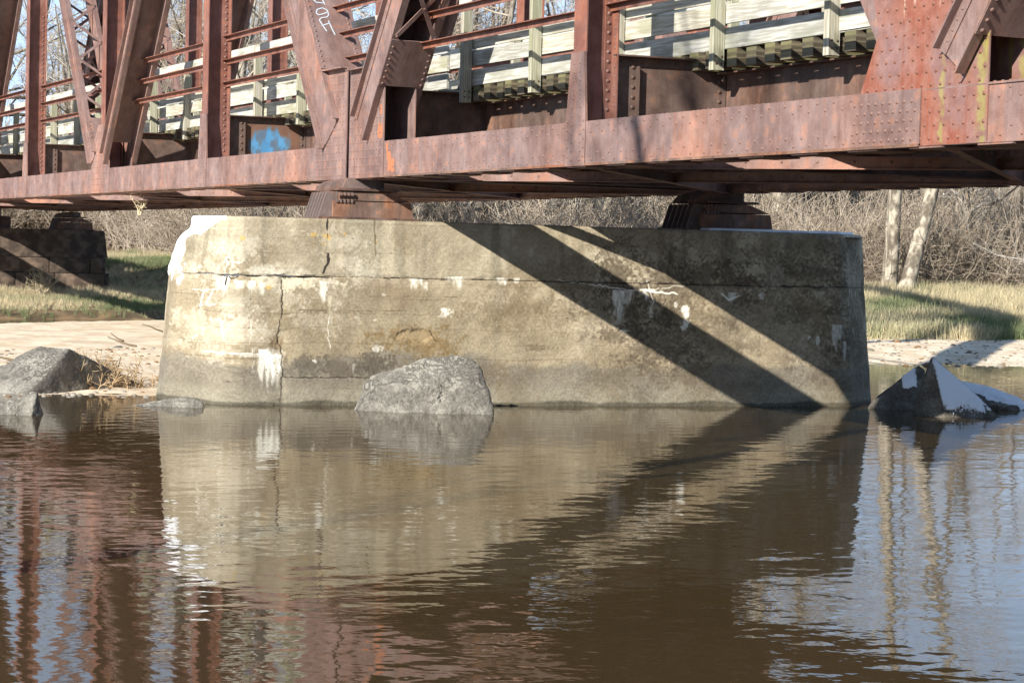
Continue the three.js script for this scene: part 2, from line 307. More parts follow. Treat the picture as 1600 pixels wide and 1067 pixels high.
function buildSpan(label, X, dir, o) {
  const span = thing('truss_span', label, 'bridge truss', 'steel truss spans');
  const U = X.map(x => [x, YTOP]);
  for (const far of [false, true]) {
    const T = far ? new THREE.Group() : span;                         // far truss pieces are moved one by one, so that they stay parts of the span
    const before = span.children.length;
    bottomChord(span, X[0] - dir * 0.16, X[6] + dir * 0.16, { far, plateEnd: !far && dir > 0 ? 13.51 : undefined, dense: !far && dir > 0 ? [[12.55, 13.46]] : undefined, skip: far ? undefined : o.skip });
    for (const i of [1, 3, 5]) verticalPost(span, X[i], far);
    for (const i of [2, 4]) {                                         // post at the middle nodes, no outer plate of its own
      const x = X[i]; part('vertical_post', join([box(x - 0.15, x + 0.15, YT, YTOP, -0.05, -0.034), box(x - 0.15, x + 0.15, YT, YTOP, -0.42, -0.404), box(x - 0.008, x + 0.008, YT, YTOP, -0.404, -0.05)]), M.red, span);
    }
    // end posts
    for (const e of [0, 6]) {
      const near = e === 0, s = near ? dir : -dir, ax = new Axis([X[e], YC], [X[near ? 1 : 5], YTOP]);
      const low = near && dir < 0 ? -0.42 : -0.31;
      const ep = member(span, 'end_post', ax, near ? 0.57 : 0.6, ax.l, low, 0.31, { mat: M.mauve, plateMat: M.mauve, top: { plate: [near && dir < 0 ? 1.5 : 1.3, ax.l] }, under: { batten: [1.5, 2.24], lace: [2.3, ax.l - 1], step: 0.92, cross: true } });
      if (near && dir < 0 && !far) o.lettering(ep, ax);
      const gp = near ? o.endGusset : o.endGusset.map(([x, y]) => [X[6] - (x - X[0]), y]);
      gusset(span, gp, -0.003, 0.0125, M.mauve, [0.125, 0.112], { stagger: 0 });
      const tx = gp.map(a => a[0]), ty = Math.max(...gp.map(a => a[1]));
      part('top_flange', join([box(Math.min(...tx) + (s > 0 ? 0.02 : 0.35), Math.max(...tx) - (s > 0 ? 0.6 : 0.02), ty - 0.002, ty + 0.016, ZIN - 0.09, 0.11)]), M.mauve, span);
      part('end_plate', join([box(X[e] - s * 0.2, X[e] - s * 0.185, YB, ty, ZIN, -0.02)]), M.mauve, span);
    }
    // diagonals meet the bottom chord at nodes 2 and 4
    for (const [b, t, solid] of [[2, 1, true], [2, 3, false], [4, 3, true], [4, 5, false]]) {
      const ax = new Axis([X[b] + (dir > 0 && b === 2 && t === 3 ? 0 : (X[t] - X[b]) * 0.02), YC], [X[t], YTOP]);
      const wide = dir > 0 && b === 2 && t === 3, mat = M.mauve;
      if (wide) member(span, 'diagonal', ax, 0.56, ax.l, -0.2, 0.2, { mat, top: { plate: [1.2, ax.l] }, under: { batten: [0.95, 1.75], lace: [1.8, ax.l - 1], step: 0.6, cross: true } });
      else if (dir > 0 && b === 2) part('diagonal', join([ax.box(0.6, ax.l, -0.18, 0.18, -0.06, -0.04), ax.box(0.6, ax.l, -0.18, 0.18, -0.42, -0.4), ax.box(0.6, ax.l, -0.01, 0.01, -0.4, -0.06)]), mat, span);
      else if (solid) { const dg = member(span, 'diagonal', ax, 0.55, ax.l, -0.2, 0.2, { mat }); part('inner_web', join([ax.box(0.9, ax.l, 0.1, 0.116, ZIN - 0.012, 0.012)]), M.mauve, dg); }
      else member(span, 'diagonal', ax, 0.6, ax.l, -0.2, 0.22, { mat, top: { batten: [0.95, 1.5], lace: [1.55, ax.l - 1], step: 0.52 }, under: { lace: [1.6, ax.l - 1], step: 0.52 } });
    }
    for (const i of [2, 4]) {
      const x = X[i], G = i === 2 && !far && dir > 0 ? o.bigGusset : [[x - 0.72, YB - 0.006], [x + 0.72, YB - 0.006], [x + 0.72, YT + 0.05], [x + 0.62, 4.2], [x + 0.2, 4.62], [x - 0.2, 4.62], [x - 0.62, 4.2], [x - 0.72, YT + 0.05]];
      if (i === 2 && !far && dir > 0) { const bg = gusset(span, G, -0.03, -0.0165, M.lichen, [0.13, 0.115], { stagger: 0.065, rivMat: M.rivetRed }), uv = bg.geometry.attributes.uv, gp = bg.geometry.attributes.position; for (let k = 0; k < uv.count; k++) uv.setXY(k, (gp.getX(k) - 12.35) / 2.6, (gp.getY(k) - 3.2) / 2.6); }
      else gusset(span, G, -0.003, 0.0125, M.mauve, [0.13, 0.12]);
    }
    const c0 = Math.min(X[1], X[5]), c1 = Math.max(X[1], X[5]);
    part('top_chord', join([box(c0 - 0.3, c1 + 0.3, 12.5, 13.0, -0.01, 0.02), box(c0 - 0.3, c1 + 0.3, 12.5, 13.0, -0.48, -0.45), box(c0 - 0.3, c1 + 0.3, 13.0, 13.02, -0.56, 0.1)]), M.mauve, span);
    if (far) for (const c of span.children.slice(before)) placeTruss(c, true);
  }
  for (let i = 0; i <= 6; i++) floorBeam(span, X[i] + (i === 0 ? dir * 0.3 : i === 6 ? -dir * 0.3 : 0), i === 1 && dir < 0 ? M.graffiti : null);
  for (let i = 0; i < 6; i++) {
    for (const z of [-1.83, -3.87]) stringer(span, X[i], X[i + 1], z);
    handRails(span, X[i] + dir * (i === 0 ? -0.235 : 0.02), X[i + 1] - dir * 0.02, -0.4, 0, 0);
    handRails(span, X[i] + dir * 0.02, X[i + 1] - dir * 0.02, FAR_Z - 0.4, FAR_X, 0);
    const A = [X[i], 3.2, -0.3], B = [X[i + 1] + FAR_X, 3.2, -5.9], C = [X[i] + FAR_X, 3.185, -5.9], D = [X[i + 1], 3.185, -0.3];
    for (const [p, q] of [[A, B], [C, D]]) { const lb = part('lateral_brace', join([bar(p, q, 0.1, 0.012), bar([p[0], p[1] + 0.07, p[2]], [q[0], q[1] + 0.07, q[2]], 0.012, 0.13)]), M.mauve, span), dl = new THREE.Vector3(q[0] - p[0], 0, q[2] - p[2]), nl = new THREE.Vector3(-dl.z, 0, dl.x).normalize(); if (nl.z < 0) nl.negate(); const lr = []; for (let t = 0.06; t < 0.95; t += 0.045) lr.push([[p[0] + dl.x * t + nl.x * 0.006, p[1] + 0.075, p[2] + dl.z * t + nl.z * 0.006], [nl.x, 0, nl.z], 0.02]); part('rivets', rivets(lr), M.rivet, lb, 'stuff'); }
    if (i > 0 && i < 5) for (const [p, q] of [[[X[i], 12.7, -0.3], [X[i + 1] + FAR_X, 12.7, -5.9]], [[X[i] + FAR_X, 12.6, -5.9], [X[i + 1], 12.6, -0.3]]]) part('top_lateral', join([bar(p, q, 0.12, 0.12)]), M.mauve, span);
  }
  for (const i of [1, 2, 3, 4, 5]) part('top_strut', join([bar([X[i], 12.75, -0.3], [X[i] + FAR_X, 12.75, -5.9], 0.18, 0.3), bar([X[i], 11.6, -0.3], [X[i] + FAR_X, 11.6, -5.9], 0.1, 0.12)]), M.mauve, span);
  const lo = Math.min(X[0], X[6]), hi = Math.max(X[0], X[6]);
  for (let x = lo + 0.15, i = 0; x < hi - 0.05; x += 0.382, i++) {
    const k = Math.floor(rnd() * 3), m = part('tie', tieGeo[k], M.tie[Math.floor(rnd() * 3)], span); m.position.set(x + rr(-0.02, 0.02) + 0.42, rr(-0.006, 0.006), rr(-0.05, 0.03)); m.rotation.y = -SKEW * 0.0 + rr(-0.008, 0.008);
  }
  for (let z = -1.52, i = 0; z > -4.4; z -= 0.247, i++) part('deck_plank', join([box(lo, hi, 4.578, 4.62, z, z - 0.24)]), M.board[2], span);
  return shade(span);
}
const XR = [0.25, 7.145, 13.62, 20.6, 27.6, 34.6, 41.6], XL = [-0.25, -7.0, -14.0, -21.0, -28.0, -35.0, -42.0];
function lettering(ep, ax) {                                          // white sprayed letters on the cover plate of the end post
  const S = [], n = 0.327, W = (t, z) => ax.at(t, n, z);
  const line = (pts) => { for (let i = 0; i + 1 < pts.length; i++) S.push(bar(W(...pts[i]), W(...pts[i + 1]), 0.017, 0.003, [ax.n[0], ax.n[1], 0])); };
  line([[2.61, -0.23], [2.68, -0.22], [2.71, -0.15], [2.67, -0.06], [2.6, -0.03], [2.56, -0.06], [2.59, -0.14], [2.63, -0.22], [2.58, -0.23], [2.53, -0.19], [2.51, -0.1], [2.46, -0.05], [2.35, -0.09], [2.24, -0.13]]);
  line([[2.46, -0.2], [2.33, -0.22], [2.18, -0.25]]); line([[2.35, -0.07], [2.41, -0.21]]); line([[2.89, -0.02], [2.8, -0.09]]); line([[2.93, -0.18], [2.78, -0.21]]); line([[2.82, -0.06], [2.81, -0.2]]); line([[3.0, -0.05], [3.12, -0.2], [2.98, -0.26]]);
  part('sprayed_lettering', join(S), new THREE.MeshStandardMaterial({ color: new THREE.Color().setRGB(0.5, 0.56, 0.6), roughness: 0.7 }), ep);
}
const rightSpan = buildSpan('rusty riveted truss span with a big red gusset plate streaked by yellow lichen', XR, 1, {
  skip: [[0, 1.42], [6.9, 7.4], [12.5, 14.4], [26.8, 28.4]],
  endGusset: [[0.09, YB - 0.006], [1.39, YB - 0.006], [1.39, 4.47], [1.0, 4.76], [0.09, 4.76]],
  bigGusset: [[12.61, YB - 0.004], [14.39, YB - 0.004], [14.39, 4.3], [14.9, 5.2], [13.4, 5.6], [12.4, 5.6], [12.86, 4.24], [12.61, YT]],
});
buildSpan('rusty riveted truss span with blue paint on one floor beam and sprayed white lettering', XL, -1, {
  skip: [[-1.4, 0], [-7.25, -6.75], [-14.8, -13.2], [-21.25, -20.75], [-28.8, -27.2]], lettering,
  endGusset: [[-1.35, YB - 0.006], [-0.03, YB - 0.006], [-0.03, 4.82], [-0.95, 4.82], [-1.35, 3.75]],
});

// orange primer showing where the rust has flaked off
for (const pts of [[[1.47, 3.66], [1.53, 3.67], [1.55, 3.55], [1.63, 3.56], [1.66, 3.46], [1.78, 3.44], [1.76, 3.33], [1.79, 3.28], [1.68, 3.26], [1.66, 3.3], [1.53, 3.28], [1.55, 3.4], [1.5, 3.5]], [[1.17, 3.86], [1.22, 3.99], [1.27, 3.92], [1.33, 3.98], [1.36, 3.86], [1.34, 3.76], [1.26, 3.74], [1.19, 3.77]], [[1.24, 4.2], [1.3, 4.24], [1.33, 4.1], [1.26, 4.08]]])
  part('primer_patch', join([prism(pts, 0.0005, pts[0][0] > 1.4 ? 0.0025 : 0.0145)]), M.paint, rightSpan);
// ---------------------------------------------------------------- timber railings
function uvSwap(g) { const u = g.attributes.uv; for (let i = 0; i < u.count; i++) { const a = u.getX(i), b = u.getY(i); u.setXY(i, b, a * 1.0); } return g; }
const postGeo = [0, 1].map(i => uvSwap(join([box(-0.05, 0.05, 4.345, 5.86, -0.07, 0.07)])));
const boltGeo = rivets([[[0.052, 4.42, 0.035], FX, 0.014], [[0.052, 4.42, -0.035], FX, 0.014], [[0.052, 4.5, 0.035], FX, 0.014], [[0.052, 4.5, -0.035], FX, 0.014]]);
function railing(label, x0, x1, far) {
  const R = thing('timber_railing', label, 'railing', 'timber railings along the bridge deck'), out = far ? -1 : 1, zp = far ? -4.47 : -1.43;
  const N0 = Math.ceil((x0 - 0.95) / 2.28), N1 = Math.floor((x1 - 0.95) / 2.28);
  for (let k = N0; k <= N1; k++) {
    const p = part('post', postGeo[0], M.post[k & 1], R); p.position.set(0.95 + k * 2.28 + rr(-0.05, 0.05), rr(-0.02, 0.02), zp); p.rotation.set(rr(-0.008, 0.008), rr(-0.04, 0.04), rr(-0.01, 0.01));
    part('bolts', boltGeo, M.rivetBrown, p, 'stuff');
  }
  const rows = [[4.585, 4.82], [4.875, 5.085], [5.125, 5.275]], zb = far ? -4.375 : -1.525;
  rows.forEach(([a, b], r) => {
    for (let k = N0 - (r % 2); k <= N1; k += 2) {
      const s = Math.max(x0, 0.95 + k * 2.28 - 0.05), e = Math.min(x1, 0.95 + (k + 2) * 2.28 - 0.056);
      if (e - s < 0.3) continue;
      const da = rr(-0.012, 0.012), db = rr(-0.02, 0.012);
      const g = join([prism([[s, a + da], [e, a + da + rr(-0.012, 0.012)], [e, b + db + rr(-0.01, 0.01)], [s, b + db]], -0.019, 0.019)]);
      g.translate(0, 0, 0); const m = part('board', g, M.board[Math.floor(rnd() * 3)], R); m.position.z = zb + rr(-0.004, 0.004);
    }
  });
  for (let k = N0; k <= N1; k += 2) {
    const s = Math.max(x0, 0.95 + k * 2.28 - 0.05), e = Math.min(x1, 0.95 + (k + 2) * 2.28 - 0.055); if (e - s < 0.3) continue;
    const y = rr(-0.01, 0.01);
    part('top_rail', join([prism([[s, 5.745 + y], [e, 5.745 + y + rr(-0.01, 0.01)], [e, 5.885], [s, 5.885 + y]], -0.019, 0.019)]), M.board[k & 1 ? 1 : 0], R).position.z = zp + out * 0.092;
  }
  return R;
}
railing('weathered timber railing along the near deck edge, behind the big red gusset', 0.2, 41.5, false);
railing('weathered timber railing along the near deck edge, above the blue painted floor beam', -41.5, 0.1, false);
railing('weathered timber railing on the far deck edge, behind the big red gusset', 0.2, 41.5, true);
railing('weathered timber railing on the far deck edge, over the stone block pier', -41.5, 0.1, true);

// ---------------------------------------------------------------- bearings (ribbed cast shoes)
const PSK = 8.55 * Math.PI / 180, PU = [Math.sin(PSK), -Math.cos(PSK)], PN = [Math.cos(PSK), Math.sin(PSK)];
function makeBearing() {
  const b = new THREE.Group();                                        // x along the bridge, z across, base at y = 0, 0.6 m tall
  part('base_plate', join([box(-0.72, 0.62, 0, 0.035, -0.86, 0.6)]), M.brown, b);
  const slab = (y0, y1, x, za, zb, ta, tb) => { const g = prism([[zb, y0], [za, y0], [ta, y1], [tb, y1]], -x, x); g.rotateY(-Math.PI / 2); return join([g]); };
  part('lower_casting', slab(0.035, 0.26, 0.5, 0.36, -0.82, 0.36, -0.78), M.bearing, b);
  part('roller_box', slab(0.275, 0.4, 0.46, 0.26, -0.78, 0.26, -0.46), M.bearing, b);
  part('upper_casting', slab(0.415, 0.45, 0.5, 0.3, -0.62, 0.26, -0.56), M.brown, b);
  for (let i = 0; i < 6; i++) {                                       // ribs on the outer flank: sloping fins that curve in towards the top
    const sh = new THREE.Shape(); sh.moveTo(-0.56, 0.03); sh.lineTo(-0.34, 0.03); sh.lineTo(-0.2, 0.4); sh.lineTo(-0.44, 0.4); sh.closePath();
    const g = new THREE.ExtrudeGeometry(sh, { depth: 0.035, bevelEnabled: false }); g.rotateY(Math.PI / 2); g.translate(-0.64 + i * 0.2, 0, 0); part('rib', join([g]), M.castIron, b);
  }
  for (let i = 0; i < 6; i++) {                                       // curved fins of the two saddles above
    const sh = new THREE.Shape(); sh.moveTo(-0.42, 0.42); sh.absellipse(0.02, 0.42, 0.42, 0.19, Math.PI, Math.PI * 0.5, true); sh.lineTo(0.42, 0.61); sh.lineTo(0.42, 0.42); sh.closePath();
    const g = new THREE.ExtrudeGeometry(sh, { depth: 0.035, bevelEnabled: false }); g.rotateY(Math.PI / 2); g.translate(-0.6 + i * 0.11 + (i > 2 ? 0.32 : 0), 0, 0); part('saddle_fin', join([g]), M.castIron, b);
  }
  for (const x of [-0.5, 0.16]) part('saddle', slab(0.45, 0.6, 0.13, 0.2, -0.4, 0.14, -0.36).translate(x + 0.05, 0, 0), M.castIron, b);
  const teeth = []; for (let i = 0; i < 5; i++) for (const y of [0.24, 0.34]) teeth.push(box(0.5, 0.53, y, y + 0.05, 0.3 - i * 0.055, 0.325 - i * 0.055));
  part('gear_teeth', join(teeth), M.castIron, b, 'stuff');
  return b;
}
M.castIron = rust(rustTexture([112, 100, 97], [126, 108, 101], [84, 72, 68], [142, 96, 74], 200, 0.8));
const bearing = makeBearing();
function placeBearing(p, label) { const b = bearing.clone(); b.name = numbered('bridge_bearing'); b.userData = { label, category: 'bridge bearing', group: 'cast bearings under the truss ends' }; b.position.set(...p); b.rotation.y = -PSK; scene.add(b); }
placeBearing([0.0, 2.612, -0.06], 'sunlit rusty ribbed bearing shoe on the pier under the near truss joint');
placeBearing([0.82, 2.612, -5.7], 'shaded dark bearing shoe on the pier under the far truss');
placeBearing([-41.2, 2.57, -5.95], 'small dark bearing shoe on the stone block pier');
// ---------------------------------------------------------------- the concrete pier
const PH = 2.61, PJ = 1.8, S0 = -3.2, SL = 12.4;                       // texture runs 12.4 m round the visible side, 2.9 m up from -0.2
function pierMaps() {
  const w = 2048, h = 480, col = new Float32Array(w * h * 3), hgt = new Float32Array(w * h);
  const U = i => S0 + (i + 0.5) / w * SL, Hh = j => -0.2 + (j + 0.5) / h * 2.9, I = u => (u - S0) / SL * w, J = y => (y + 0.2) / 2.9 * h;
  for (let j = 0; j < h; j++) for (let i = 0; i < w; i++) {
    const u = U(i), y = Hh(j) + (fbm(u * 1.3, 4, 2) - 0.5) * 0.06, k = j * w + i, cap = y > PJ;
    const big = fbm(u * 0.9 + 3, y * 0.9, 4), mid = fbm(u * 3.1, y * 4.2 + 9, 4), fine = fbm(u * 38, y * 38, 3), agg = hash2(i * 3 + 11, j * 5 + 7), run = fbm(u * 5 + 40, y * 0.45, 3);
    const course = fbm(u * 0.5, Math.floor(y / 0.21) * 7.3 + 2, 2);
    let c = cap ? mix3([178, 167, 143], [156, 145, 122], sstep(0.35, 0.65, big)) : mix3([170, 157, 133], [144, 131, 107], sstep(0.3, 0.65, big * 0.6 + course * 0.4));
    c = mix3(c, [96, 90, 74], sstep(0.5, 0.75, run) * (cap ? 0.4 : 0.2));                        // water runs
    c = mix3(c, [120, 106, 82], sstep(0.5, 0.56, fbm(u * 1.6 + 70, y * 1.6 + 5, 5)) * 0.3);                  // patchy grime
    const foot = 0.62 + (mid - 0.5) * 0.24 + (fbm(u * 0.7, 30, 2) - 0.5) * 0.3;                   // grey splash zone with its own ragged edge
    c = mix3(c, [112, 106, 94], sstep(foot + 0.05, foot - 0.07, y) * 0.75);
    c = mix3(c, [140, 134, 116], sstep(0.3, 0.2, y + (fine - 0.5) * 0.16) * 0.55);
    c = mix3(c, [74, 70, 58], sstep(0.07, 0.03, y + (mid - 0.5) * 0.05) * 0.8);                   // wet line
    const fl = Math.abs(((y + 1.05) % 0.21) - 0.02 + (fbm(u * 3, 9, 3) - 0.5) * 0.012); c = mix3(c, [92, 80, 60], sstep(0.009, 0.003, fl) * sstep(0.42, 0.62, fbm(u * 1.1, Math.floor((y + 1.05) / 0.21) * 5.1, 3)) * (cap ? 0.16 : 0.38));   // form board lines
    const s = (agg - 0.5) * 16 + (fine - 0.5) * 34 + (mid - 0.5) * 26;
    const speck = agg > 0.985 ? 22 : agg < 0.012 ? -26 : 0;
    col[k * 3] = c[0] + s + speck; col[k * 3 + 1] = c[1] + s + speck; col[k * 3 + 2] = c[2] + s * 0.9 + speck;
    const line = Math.abs((y % 0.21) - 0.02) < 0.006 ? -0.25 * sstep(0.35, 0.6, fbm(u * 1.5, Math.floor(y / 0.21) * 3, 2)) : 0;
    hgt[k] = 0.5 + (fine - 0.5) * 0.55 + (agg - 0.5) * 0.18 + (mid - 0.5) * 0.4 + line + (Math.floor(y / 0.21) & 1 ? 0.03 : 0);
  }
  const put = (i, j, c, a, dh = 0) => { if (i < 0 || j < 0 || i >= w || j >= h || a <= 0) return; const k = j * w + i; a = Math.min(1, a); for (let q = 0; q < 3; q++) col[k * 3 + q] = lerp(col[k * 3 + q], c[q], a); hgt[k] += dh * a; };
  const blob = (u, y, ru, ry, c, a, rough = 0.9, dh = 0) => { for (let j = Math.floor(J(y - ry * 1.6)); j < J(y + ry * 1.6); j++) for (let i = Math.floor(I(u - ru * 1.6)); i < I(u + ru * 1.6); i++) { const x = U(i), z = Hh(j), q = Math.hypot((x - u) / ru, (z - y) / ry) + (fbm(x * 7 + u * 3, z * 7, 4) - 0.5) * rough * 1.8 + (fbm(x * 34 + u, z * 30, 3) - 0.5) * rough * 1.5; put(i, j, c, sstep(1.1, 0.5, q) * a * (0.6 + 0.9 * (fbm(x * 30, z * 26, 3) - 0.25)), dh); } };
  const drip = (u, y, wd, len, c, a) => { for (let j = Math.floor(J(y - len)); j < J(y + 0.03); j++) for (let i = Math.floor(I(u - wd * 2)); i < I(u + wd * 2); i++) { const x = U(i), z = Hh(j), t = (y - z) / len, e = len * 0, ww = wd * (1 - 0.65 * clamp(t)) * (0.55 + 0.9 * vn(x * 40, 3 + u)) + e, rag = 0.55 + 0.45 * vn(x * 28 + u * 9, 7), q = Math.abs(x - u + (fbm(z * 6, u * 5, 2) - 0.5) * 0.08) / ww + (fbm(x * 40, z * 14 + u, 3) - 0.5) * 1.3; put(i, j, c, sstep(1.15, 0.35, q) * sstep(rag, rag - 0.5, t) * a * (0.55 + 0.9 * (fbm(x * 34, z * 12, 3) - 0.2))); } };
  const crack = (pts, wd, c, a, jit = 0.03, dh = 0) => { for (let s = 0; s + 1 < pts.length; s++) { const [p, q] = [pts[s], pts[s + 1]], L = Math.hypot(q[0] - p[0], q[1] - p[1]), n = Math.ceil(L / 0.003); for (let m = 0; m <= n; m++) { const t = m / n, u = lerp(p[0], q[0], t) + (fbm(lerp(p[1], q[1], t) * 14 + s, p[0] * 5 + t * L * 5, 3) - 0.5) * jit, y = lerp(p[1], q[1], t) + (fbm(lerp(p[0], q[0], t) * 14, p[1] * 7 + t * L * 5, 3) - 0.5) * jit, ww = wd * (0.4 + 1.2 * vn(t * L * 12 + s * 5, p[0] * 3)); const ii = I(u), jj = J(y), R = Math.max(0.7, ww / SL * w); for (let dj = -Math.ceil(R); dj <= R; dj++) for (let di = -Math.ceil(R); di <= R; di++) if (di * di + dj * dj <= R * R) put(Math.round(ii + di), Math.round(jj + dj), c, a * (0.35 + 0.65 * vn(t * L * 30, s * 3 + p[0] * 7)) * 0.6, dh * 0.5); } } };
  const WH = [226, 224, 212], PALE = [200, 192, 166], DK = [46, 40, 32], LI = [206, 158, 66];
  seed(14);                                                           // limewashed patches upstream, brown and black grime downstream that also paints deeper deck shade
  for (let q = 0; q < 26; q++) blob(rr(-2.9, 0.1), rr(0.75, 2.55), rr(0.15, 0.5), rr(0.08, 0.26), [212, 206, 188], rr(0.25, 0.48), 1.3);
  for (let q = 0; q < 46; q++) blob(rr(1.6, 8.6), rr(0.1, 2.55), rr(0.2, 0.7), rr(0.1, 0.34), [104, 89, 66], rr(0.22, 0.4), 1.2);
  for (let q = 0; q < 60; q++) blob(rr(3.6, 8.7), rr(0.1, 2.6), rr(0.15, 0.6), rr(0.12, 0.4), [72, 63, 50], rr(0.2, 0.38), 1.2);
  blob(0.8, 0.9, 0.62, 0.24, [112, 90, 54], 0.75); blob(0.78, 0.98, 0.3, 0.12, [156, 136, 104], 0.9, 0.9, -0.5); crack([[0.55, 1.05], [0.75, 1.08], [1.0, 1.06], [1.08, 0.9]], 0.007, [70, 56, 38], 0.5, 0.09, -0.3);
  blob(-0.8, 0.55, 0.34, 0.14, [84, 78, 68], 0.7); blob(-0.3, 0.52, 0.4, 0.16, [80, 72, 62], 0.7); blob(0.2, 0.6, 0.26, 0.2, [74, 66, 56], 0.75); blob(0.5, 1.55, 0.4, 0.25, [124, 106, 84], 0.5);
  blob(-1.2, 1.68, 0.75, 0.075, PALE, 0.85, 1.2, 0.3); blob(-1.75, 1.5, 0.35, 0.13, [146, 138, 116], 0.5); blob(-1.3, 1.45, 0.28, 0.16, [148, 136, 112], 0.5);
  for (const [u, y, wd, len] of [[-2.0, 1.7, 0.05, 0.2], [-1.9, 1.74, 0.08, 0.28], [-1.72, 1.68, 0.06, 0.16], [-1.55, 1.68, 0.09, 0.2], [-1.4, 1.66, 0.06, 0.2], [-0.55, 1.7, 0.07, 0.34], [0.78, 1.76, 0.1, 0.2], [0.94, 1.72, 0.05, 0.18], [1.27, 1.8, 0.05, 0.1], [1.42, 1.8, 0.1, 0.22], [2.08, 1.8, 0.08, 0.12], [2.3, 1.8, 0.05, 0.1]]) drip(u, y, wd, len, WH, 0.9);
  blob(-1.34, 0.7, 0.16, 0.1, WH, 1); drip(-1.38, 0.74, 0.14, 0.62, WH, 1); drip(-1.2, 0.74, 0.12, 0.72, WH, 1); drip(-1.29, 0.7, 0.1, 0.6, WH, 0.9); blob(-1.62, 0.69, 0.2, 0.03, WH, 0.6);
  for (const [u, y, r] of [[0.24, 0.78, 0.05], [1.2, 1.3, 0.07], [1.27, 1.33, 0.05], [0.32, 1.55, 0.025], [0.2, 1.2, 0.02], [-0.68, 0.62, 0.03], [2.0, 1.2, 0.02]]) blob(u, y, r * 1.2, r * 0.85, WH, 0.7, 1.6);
  drip(-0.12, 0.56, 0.02, 0.28, WH, 0.6); drip(-0.45, 1.5, 0.03, 0.35, PALE, 0.7);
  drip(3.88, 1.66, 0.13, 0.62, WH, 0.95); drip(4.02, 1.66, 0.1, 0.3, WH, 0.9); blob(3.95, 1.09, 0.06, 0.05, WH, 1); blob(4.38, 1.42, 0.07, 0.12, WH, 0.85); drip(4.3, 1.68, 0.07, 0.22, WH, 0.9); blob(4.93, 1.3, 0.07, 0.17, WH, 1); blob(4.77, 1.48, 0.03, 0.05, WH, 0.8);
  drip(5.65, 1.66, 0.1, 0.17, WH, 0.85); crack([[5.5, 1.66], [5.63, 1.57], [5.8, 1.65]], 0.014, WH, 0.8); blob(6.15, 1.66, 0.05, 0.06, WH, 0.7); drip(7.1, 1.7, 0.14, 0.16, PALE, 0.6); drip(7.38, 1.2, 0.1, 0.55, [206, 204, 194], 0.9); drip(7.5, 0.95, 0.03, 0.5, WH, 0.8); blob(7.08, 0.98, 0.03, 0.09, WH, 0.8); crack([[6.9, 1.0], [6.95, 1.05]], 0.01, WH, 0.8); crack([[6.65, 1.55], [6.72, 1.42], [6.78, 1.3]], 0.006, PALE, 0.7); for (const u of [7.7, 7.78, 7.9, 8.0]) drip(u, 1.72, 0.016, 0.14, WH, 0.7); drip(7.8, 1.15, 0.015, 0.2, WH, 0.8); drip(8.42, 0.75, 0.03, 0.5, WH, 0.6);
  crack([[2.9, 1.81], [3.3, 1.78], [3.6, 1.74], [3.9, 1.7], [4.2, 1.69], [4.5, 1.72], [4.9, 1.78]], 0.008, WH, 0.6, 0.05); crack([[4.2, 1.7], [4.4, 1.68], [4.8, 1.65]], 0.014, WH, 0.8, 0.05); crack([[4.3, 1.85], [4.35, 1.7], [4.42, 1.5]], 0.008, WH, 0.6);
  crack([[-2.45, 1.58], [-2.2, 1.57], [-2.0, 1.6], [-1.8, 1.55]], 0.008, WH, 0.55, 0.06); crack([[-2.25, 1.57], [-2.3, 1.35]], 0.012, WH, 0.6); crack([[-2.1, 1.57], [-2.2, 1.38]], 0.012, WH, 0.6); crack([[-2.35, 1.35], [-1.8, 1.37], [-1.3, 1.36]], 0.006, WH, 0.5, 0.06); crack([[-2.2, 0.72], [-1.9, 0.71], [-1.6, 0.71], [-1.4, 0.7]], 0.01, WH, 0.6, 0.03); crack([[-1.55, 1.3], [-1.6, 0.75]], 0.006, WH, 0.5, 0.05);
  crack([[-2.8, 2.42], [-1.6, 2.44], [-0.8, 2.42]], 0.006, [214, 204, 176], 0.45, 0.03); crack([[-0.45, 1.25], [-0.5, 1.05], [-0.45, 0.8]], 0.007, WH, 0.5, 0.05);
  for (const [u, y, r] of [[-1.32, 1.62, 0.05], [-0.69, 2.39, 0.04], [-0.55, 2.26, 0.05], [-0.23, 2.41, 0.035], [-0.5, 2.36, 0.06], [0.2, 2.3, 0.03], [-1.7, 2.3, 0.03]]) blob(u, y, r, r * 0.8, LI, 0.6, 1.3);
  crack([[-0.49, 2.61], [-0.5, 2.45]], 0.012, DK, 0.9, 0.02, -0.6); crack([[-0.5, 2.45], [-0.5, 2.1]], 0.005, DK, 0.6, 0.03, -0.3); crack([[-0.48, 2.12], [-0.47, 2.0], [-0.55, 1.84]], 0.016, DK, 0.9, 0.04, -0.8); crack([[0.18, 2.62], [0.2, 2.1]], 0.01, [96, 86, 66], 0.5, 0.02); crack([[-1.9, 1.79], [-1.9, 1.66]], 0.012, DK, 0.9, 0.02, -0.7);
  crack([[-1.14, 1.72], [-1.13, 1.45], [-1.16, 1.18], [-1.2, 0.91], [-1.13, 0.69]], 0.009, DK, 0.75, 0.07, -0.8); crack([[-1.13, 0.69], [-1.13, 0.38], [-1.16, 0.05]], 0.008, DK, 0.7, 0.05, -0.7); blob(-1.08, 1.0, 0.09, 0.4, [138, 124, 96], 0.5, 1.2); blob(-1.22, 0.85, 0.1, 0.16, [104, 84, 58], 0.6);
  crack([[-1.1, 0.38], [-0.6, 0.385], [-0.05, 0.39], [0.3, 0.38]], 0.008, DK, 0.6, 0.02, -0.5); crack([[-0.9, 1.32], [-0.4, 1.315], [0.1, 1.32], [0.7, 1.34]], 0.006, [92, 80, 60], 0.6, 0.02, -0.3); crack([[0.1, 1.53], [1.4, 1.54]], 0.005, [96, 84, 64], 0.5, 0.02, -0.2);
